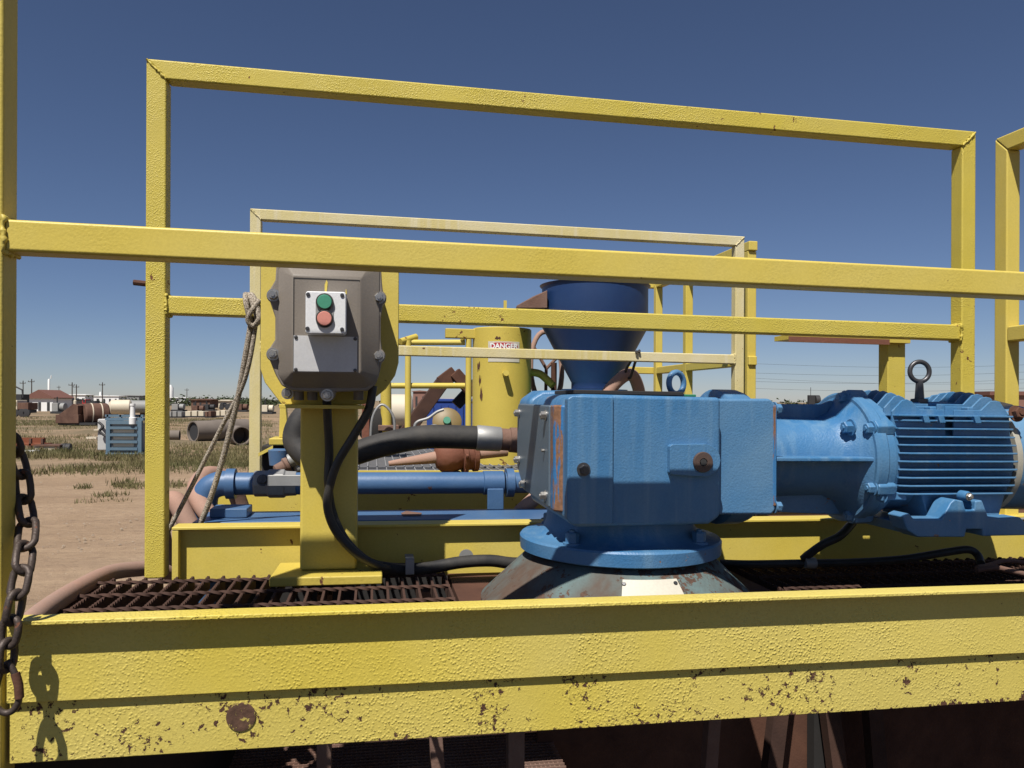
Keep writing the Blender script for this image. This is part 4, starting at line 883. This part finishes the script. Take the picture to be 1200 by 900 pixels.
tag(obj('plank', MB(I).box(wat(18, 531, 31.8).x, wat(45, 531, 31.8).x, 31.6, 31.9, .02, .09), 'white_paint'), 'pale board on the ground in front of the orange scrap', 'board')
tag(obj('plank', MB(I).box(wat(101, 514, 42).x, wat(113, 514, 42).x, 42, 42.4, .03, .14), 'cream_paint'), 'pale plank lying left of the white tank', 'board')
tag(obj('plank', MB(I).hexa([wat(140, 555, 24.8), wat(161, 552, 25.2), wat(161, 552, 25.5), wat(140, 555, 25.1), wat(140, 553.2, 24.8), wat(161, 550, 25.2), wat(161, 550, 25.5), wat(140, 553.2, 25.1)]), 'wood_grey'), 'grey weathered plank on the ground below the blue cabinet', 'board')
tag(obj('plank', MB(I).hexa([wat(128, 546, 26.5), wat(163, 541, 28.2), wat(163, 541, 28.5), wat(128, 546, 26.8), wat(128, 544.6, 26.5), wat(163, 539.6, 28.2), wat(163, 539.6, 28.5), wat(128, 544.6, 26.8)]), 'wood_grey'), 'long grey pole lying in the weeds under the blue cabinet', 'board')
# pallet
t = yard('pallet', 'weathered slatted pallet lying behind the back rail post', 'pallet', 208, 27)
for i in range(6):
    p = wat(196+i*5.2, 541, 27.2); obj('slat', MB(I).hexa([p+Vector((0, 0, 0)), p+Vector((.11, 0, 0)), p+Vector((.32, -2.2, -.02)), p+Vector((.2, -2.2, -.02)), p+Vector((0, 0, .03)), p+Vector((.11, 0, .03)), p+Vector((.32, -2.2, .01)), p+Vector((.2, -2.2, .01))]), 'wood_grey', t)
for dy in (0, -1.0, -2.1):
    p = wat(195, 541, 27.2)+Vector((.05-.09*dy, dy, -.1)); obj('stringer', MB(I).box(p.x, p.x+1.0, p.y, p.y+.08, p.z, p.z+.098), 'wood_grey', t)
# big lying pipes
for px0, px1, cy, d, rr_, tilt, lab in ((190, 209, 518, 41, .27, .1, 'small dark tar pipe lying left of the big pipes'), (226, 246, 514.5, 39.5, .55, .6, 'large open ended tar coated pipe lying in the weeds'), (250, 275, 514, 42, .55, .9, 'tar coated pipe lying behind the rope strands'), (276, 292, 517, 38, .46, -.5, 'grey pipe with open dark end beside the faded rail post')):
    t = yard('steel_pipe', lab, 'pipe', (px0+px1)/2, d, 'large pipes lying in the yard')
    a, b = wat(px0, cy, d), wat(px1, cy, d); a.z = b.z = rr_+.02; b.y += tilt*2.0; dd = b-a
    n_ = dd.length
    obj('wall', MB(I).lathe(a, dd, [(.12, rr_*.88), (.0, rr_*.88), (0, rr_), (n_, rr_), (n_, rr_*.88), (.13, rr_*.86)], 28), 'tar_pipe', t)
    obj('bore', MB(I).lathe(a, dd, [(.10, rr_*.86), (.11, rr_*.86)], 24), 'yard_dark', t)
# beam stacks
for k, (px0, px1, py, d, mt, lab) in enumerate(((196, 214, 486, 85, 'grey_tank', 'grey pipe stack on the far track'), (217, 240, 485.5, 82, 'cream_paint', 'cream coloured blocks stacked beside the grey pipe stack'), (240, 248, 486, 80, 'yard_rust', 'small rusty crate at the end of the cream blocks'), (252, 272, 485, 88, 'cream_paint', 'cream trailer frame behind the rope'))):
    t = yard('material_stack', lab, 'stack', (px0+px1)/2, d)
    n_ = max(2, int((px1-px0)/6)); 
    for i in range(n_):
        x0 = px0+(px1-px0)*i/n_; ybox('block', x0, x0+(px1-px0)/n_*.8, py-3.5-(i % 2)*.6, py+2.2, d, 1.5, mt, t, .04)
    ybox('skid', px0, px1, py+2.3, py+3.6, d, 1.4, 'yard_dark', t)
# tanks behind the cabinet
t = yard('tan_tank', 'tan horizontal tank with domed end behind the blue cabinet', 'tank', 140, 75)
a = wat(131, 477, 75); obj('shell', MB(I).lathe(a, (1, .35, 0), [(-.35, .1), (-.25, .45), (0, .7), (1.6, .72), (1.7, .6)], 24), 'cream_paint', t)
ybox('saddle', 130, 134, 482, 488, 75.2, .8, 'yard_rust', t); ybox('saddle', 145, 148, 482, 488, 75.4, .8, 'yard_rust', t)
t = yard('grey_tank', 'grey horizontal tank right of the tan tank', 'tank', 158, 80)
a = wat(150, 476.5, 80); obj('shell', MB(I).lathe(a, (1, .3, 0), [(-.1, .3), (0, .65), (2.4, .65), (2.5, .3)], 24), 'grey_tank', t)
ybox('saddle', 151, 154, 481, 487, 80.2, .8, 'yard_rust', t); ybox('saddle', 164, 167, 481, 487, 80.4, .8, 'yard_rust', t)
# far buildings
def building(label, px0, px1, py0, d, mat, roof=None, name='building', win=0, ridge=0):
    t = yard(name, label, 'building', (px0+px1)/2, d); a = wat(px0, 470, d); b = wat(px1, py0, d); dep = max(6, (b.x-a.x)*.6)
    obj('wall', MB(I).box(a.x, b.x, d, d+dep, 0, b.z), mat, t)
    rh = .4 if not ridge else ridge
    obj('roof', MB(I).prism([(a.x-.4, b.z+.001), (b.x+.4, b.z+.001), (b.x+.4, b.z+.15), ((a.x+b.x)/2, b.z+rh), (a.x-.4, b.z+.15)], 'v', d-.4, d+dep+.4), roof or mat, t)
    for i in range(win):
        x = a.x+(b.x-a.x)*(i+.35)/win; w_ = (b.x-a.x)/win*.3
        obj('door', MB(I).box(x, x+w_, d-.06, d-.005, .1, b.z*.7), 'yard_dark', t)
    return t
building('white long shed with red brown roof by the left post', 31, 62, 467, 140, 'white_paint', 'roof_red', win=3, ridge=1.6)
building('white flat warehouse beneath the white stack', 41, 64, 461.5, 330, 'white_paint', win=2)
building('white warehouse behind the rusty tank', 77, 100, 463, 300, 'white_paint', win=4)
building('long white plant building left of the back rail post', 105, 139, 464.5, 340, 'white_paint', win=5)
building('grey shed between the white warehouses', 140, 163, 464, 360, 'grey_tank', win=3)
building('dark open shed beside the red roofed shed', 55, 76, 469, 150, 'grey_tank', 'yard_dark', win=3)
building('white plant building right of the back rail post', 190, 217, 466.5, 300, 'white_paint', win=4)
building('low rusty brown shed on the horizon right of the white plant', 224, 246, 469, 210, 'yard_rust', win=3)
building('low pale shed on the far horizon behind the rope', 250, 268, 470, 220, 'cream_paint', win=2)
building('brick coloured block far behind the cream tank', 484, 500, 459, 240, 'brick_far', win=2)
building('low tan shed far behind the bent arm', 506, 552, 468, 260, 'cream_paint', win=4)
for px0, px1, py, d, lab in ((56, 58.4, 444, 330, 'tall thin white stack with a flare at its top'), (116.5, 118.5, 459, 345, 'short white stack on the long plant building'), (196, 203, 451, 330, 'white silo tower right of the back rail post')):
    t = yard('stack', lab, 'stack', (px0+px1)/2, d); a, b = wat(px0, py, d), wat(px1, py, d); r_ = (b.x-a.x)/2
    obj('shell', MB(I).lathe(Vector(((a.x+b.x)/2, d, 0)), (0, 0, 1), [(0, r_), (a.z-r_, r_), (a.z, r_*.4)], 16), 'white_paint', t)
    if px0 == 56: obj('tip', MB(I).lathe(Vector(((a.x+b.x)/2+r_*2.2, d, a.z+.3)), (0, 0, 1), [(0, r_*.3), (r_*1.5, r_*.5), (r_*3, r_*.2)], 10), 'white_paint', t)
    if px0 == 56: obj('arm', MB(I).cyl((a.x+r_, d, a.z-.3), (a.x+r_*3.2, d, a.z+.5), r_*.2, 6), 'white_paint', t)
# trucks
def truck(label, px0, px1, py0, d, mat, body):
    t = yard('truck', label, 'truck', (px0+px1)/2, d); a, b = wat(px0, 470, d), wat(px1, py0, d); L_ = b.x-a.x; hh = b.z
    obj('cab', MB(I).prism([(a.x, .6), (a.x+L_*.32, .6), (a.x+L_*.32, hh), (a.x+L_*.10, hh), (a.x, hh*.62)], 'v', d, d+2), mat, t, bevel=.06)
    obj('window', MB(I).box(a.x+L_*.12, a.x+L_*.28, d-.03, d-.002, hh*.66, hh*.9), 'yard_dark', t)
    obj('bed', MB(I).box(a.x+L_*.34, b.x, d, d+2, .9, hh*.85), body, t, bevel=.05)
    obj('chassis', MB(I).box(a.x+.1, b.x-.1, d+.1, d+1.9, .5, .89), 'yard_dark', t)
    for f_ in (.16, .62, .85): obj('wheel', MB(I).lathe((a.x+L_*f_, d-.05, .5), (0, 1, 0), [(0, .3), (.02, .5), (.28, .5), (.3, .3)], 18), 'yard_dark', t)
truck('cream flatbed truck parked beside the near left post', 14, 33, 469, 95, 'cream_paint', 'yard_rust')
truck('red truck on the horizon behind the rusty tank', 95, 112, 468, 180, 'red_paint', 'yard_dark')
truck('dark truck on the far horizon behind the rope', 257, 272, 472, 170, 'yard_dark', 'yard_dark')
# knuckle boom at far left
t = yard('crane', 'dark folding crane arm beside the near left post', 'crane', 22, 120)
ybox('base', 14, 25, 462, 472, 120, 2, 'yard_dark', t)
obj('arm', MB(I).tube([wat(8, 449, 120), wat(18, 453, 120), wat(26, 457, 120), wat(27, 466, 120)], .12, 8), 'yard_dark', t)
# scattered yard equipment along the horizon
rng = random.Random(3)
k = 0
spots = [(66, 471, 115, 'grey machine skid left of the rusty tank'), (106, 473, 130, 'brown machine skid right of the rusty tank'), (114, 472, 150, 'dark machine skid near the white plant'), (122, 474, 110, 'brown machine skid beside the tan tank'), (207, 473, 140, 'grey machine skid before the white plant'), (230, 475, 120, 'brown machine skid in front of the rusty shed'), (243, 474, 150, 'dark machine skid behind the cream blocks'), (282, 473, 140, 'brown machine skid between rope and faded post'), (312, 474, 120, 'pale machine skid right of the faded post'), (456, 476, 60, 'dark machine skid behind the pump'), (955, 461, 250, 'dark rooftop vent shape far behind the lantern housing')]
for px, py, d, lab in spots:
    t = yard('machine_skid', lab, 'machine', px, d, 'far machines in the yard'); base = wat(px, 470, d); hh = max(.8, wat(px, py-2, d).z)
    mt = 'grey_tank' if 'grey' in lab else 'yard_rust' if 'brown' in lab else 'cream_paint' if 'pale' in lab else 'yard_dark'
    wd = d*.008
    obj('skid', MB(I).box(base.x-wd, base.x+wd, d, d+2, .05, .35), 'yard_dark', t)
    obj('engine', MB(I).box(base.x-wd*.9, base.x+wd*.1, d+.2, d+1.8, .351, hh*.8), mt, t, bevel=.05)
    obj('tank', MB(I).lathe((base.x+wd*.15, d+1, hh*.5), (1, 0, 0), [(0, hh*.2), (.05, hh*.3), (wd*.7, hh*.3), (wd*.75, hh*.2)], 16), mt, t)
    obj('exhaust', MB(I).cyl((base.x-wd*.5, d+1, hh*.8), (base.x-wd*.5, d+1, hh*1.25), .09, 8), 'yard_dark', t)
# utility poles and wires
for px, py, d, lab in ((27, 446, 260, 'short utility pole nearest the left post'), (37, 444, 240, 'tall utility pole left of the white stack'), (84.5, 448, 240, 'utility pole left of the pair above the warehouse'), (89.5, 450.5, 260, 'utility pole right of the pair above the warehouse'), (120, 448, 260, 'utility pole above the long plant building'), (69, 452, 420, 'faint far pole between stack and warehouse'), (219, 455, 380, 'faint far pole right of the white silo')):
    t = yard('utility_pole', lab, 'pole', px, d, 'utility poles on the horizon'); a = wat(px, py, d)
    obj('shaft', MB(I).cyl((a.x, d, 0), (a.x, d, a.z), .20, 8, .14), 'pole_wood', t)
    obj('crossarm', MB(I).box(a.x-1.0, a.x+1.0, d-.28, d-.15, a.z-1.0, a.z-.8), 'pole_wood', t)
    for q in (-.9, 0, .9): obj('insulator', MB(I).cyl((a.x+q, d-.21, a.z-.79), (a.x+q, d-.21, a.z-.5), .07, 6), 'yard_dark', t)
for k, (y0, y1, d) in enumerate(((437, 433, 190), (447, 441, 190), (455, 452, 210), (426, 425, 200), (443, 447, 230))):
    x0, x1 = (880, 1260); pts = []
    for i in range(15):
        f_ = i/14; p = wat(x0+(x1-x0)*f_, y0+(y1-y0)*f_+5*math.sin(math.pi*f_), d); pts.append(p)
    tag(obj('power_line', MB(I).tube(pts, .028, 5), 'yard_dark', ang=80), ('lowest', 'lower', 'middle', 'upper', 'highest')[(2, 1, 0, 4, 3)[k] if False else k] and ('overhead wire crossing the sky above the lantern housing', 'sagging overhead wire just below the first wire', 'lowest overhead wire close above the blue motor', 'highest overhead wire behind the short yellow post', 'overhead wire falling to the right behind the motor')[k], 'wire', 'overhead wires right of the hopper')
t = yard('brown_shed', 'low brown shed roof at the right edge behind the motor', 'building', 1215, 120)
ybox('wall', 1165, 1280, 463, 488, 120, 8, 'brick_far', t); ybox('roof', 1160, 1285, 459, 463, 119.6, 9, 'roof_red', t)

# tree line and weeds
def blades(name, spots, h0, h1, wd, mat, n, label=None, cat=None):
    mb = MB(I)
    for (x, y, s) in spots:
        for i in range(n):
            a = rng.random()*6.28; r_ = rng.random()*s; bx_, by_ = x+r_*math.cos(a), y+r_*math.sin(a); h = (h0+(h1-h0)*rng.random())
            an = rng.random()*6.28; dx, dy = math.cos(an)*wd, math.sin(an)*wd; lx, ly = (rng.random()-.5)*h*.9, (rng.random()-.5)*h*.9
            mb.add([(bx_-dx, by_-dy, -.03), (bx_+dx, by_+dy, -.03), (bx_+lx*.5+dx*.6, by_+ly*.5+dy*.6, h*.6), (bx_+lx, by_+ly, h)], [(0, 1, 2), (0, 2, 3)])
    o = stuff(obj(name, mb, mat, base=Vector((0, 0, 0))))
    if label: o['label'] = label; o['category'] = cat
    return o
sp = []
for _ in range(6500):
    px = rng.uniform(-30, 320); py = rng.choice((rng.uniform(500, 556), rng.uniform(489, 500), rng.uniform(528, 553)))
    p = gp(px, py); f_ = math.sin(p.x*.55+1.3)+math.sin(p.y*.33+p.x*.2)+.8*math.sin(p.y*.9)
    if f_ > -.55: sp.append((p.x, p.y, .45+.012*p.y))
blades('weeds', sp, .06, .26, .014, 'leaf', 9, 'low dry green weeds covering the yard beyond the bare track', 'weeds')
sp = []
for cx, cy, sx_, sy_, n_ in ((150, 571, 18, 5, 60), (130, 583, 16, 2.5, 26), (205, 571, 16, 4, 34), (100, 572, 6, 2, 10), (118, 590, 30, 3, 8)):
    for _ in range(n_):
        p = gp(rng.gauss(cx, sx_*.6), rng.gauss(cy, sy_*.6)); sp.append((p.x, p.y, .18))
blades('sparse_weeds', sp, .04, .16, .012, 'leaf', 10, 'sparse green tufts on the bare sandy track', 'weeds')
mb = MB(I)
for _ in range(1500):
    p = gp(rng.uniform(-60, 300), 560+rng.random()**.7*150); s_ = rng.choice((.5, .5, .6, 1.3))*rng.uniform(.006, .024)*(1+.03*p.y)
    vs = [p+Vector((rng.uniform(.6, 1)*a*s_, rng.uniform(.6, 1)*b*s_, rng.uniform(.3, .6)*q*s_+.01)) for a, b, q in ((1, 0, 0), (0, 1, 0), (-1, 0, 0), (0, -1, 0), (0, 0, 1.2))]
    mb.add(vs, [(0, 1, 4), (1, 2, 4), (2, 3, 4), (3, 0, 4)])
o = stuff(obj('stones', mb, 'stone', base=Vector((0, 0, 0)))); o['label'] = 'small pale stones strewn over the sandy track'; o['category'] = 'stones'
mb = MB(I)
for _ in range(520):
    px = rng.choice((rng.uniform(-40, 330), rng.uniform(195, 320), rng.uniform(400, 1300))); d = rng.uniform(260, 460); c = wat(px, 470, d); h = rng.uniform(1.2, 3.6); w_ = rng.uniform(1.5, 4)
    for i in range(16):
        a = Vector((rng.gauss(0, w_*.5), rng.gauss(0, w_*.5), abs(rng.gauss(h*.45, h*.3)))); q = Vector((c.x, d, 0))+a; s_ = rng.uniform(.4, 1.0)
        v_ = [Vector((rng.uniform(-1, 1), rng.uniform(-1, 1), rng.uniform(-.6, .8)))*s_ for _ in range(4)]
        mb.add([q+v_[0], q+v_[1], q+v_[2], q+v_[3]], [(0, 1, 2), (0, 2, 3), (1, 2, 3), (0, 1, 3)])
o = stuff(obj('tree_line', mb, 'tree_far', base=Vector((0, 0, 0)))); o['label'] = 'dark scrub along the far horizon'; o['category'] = 'scrub'
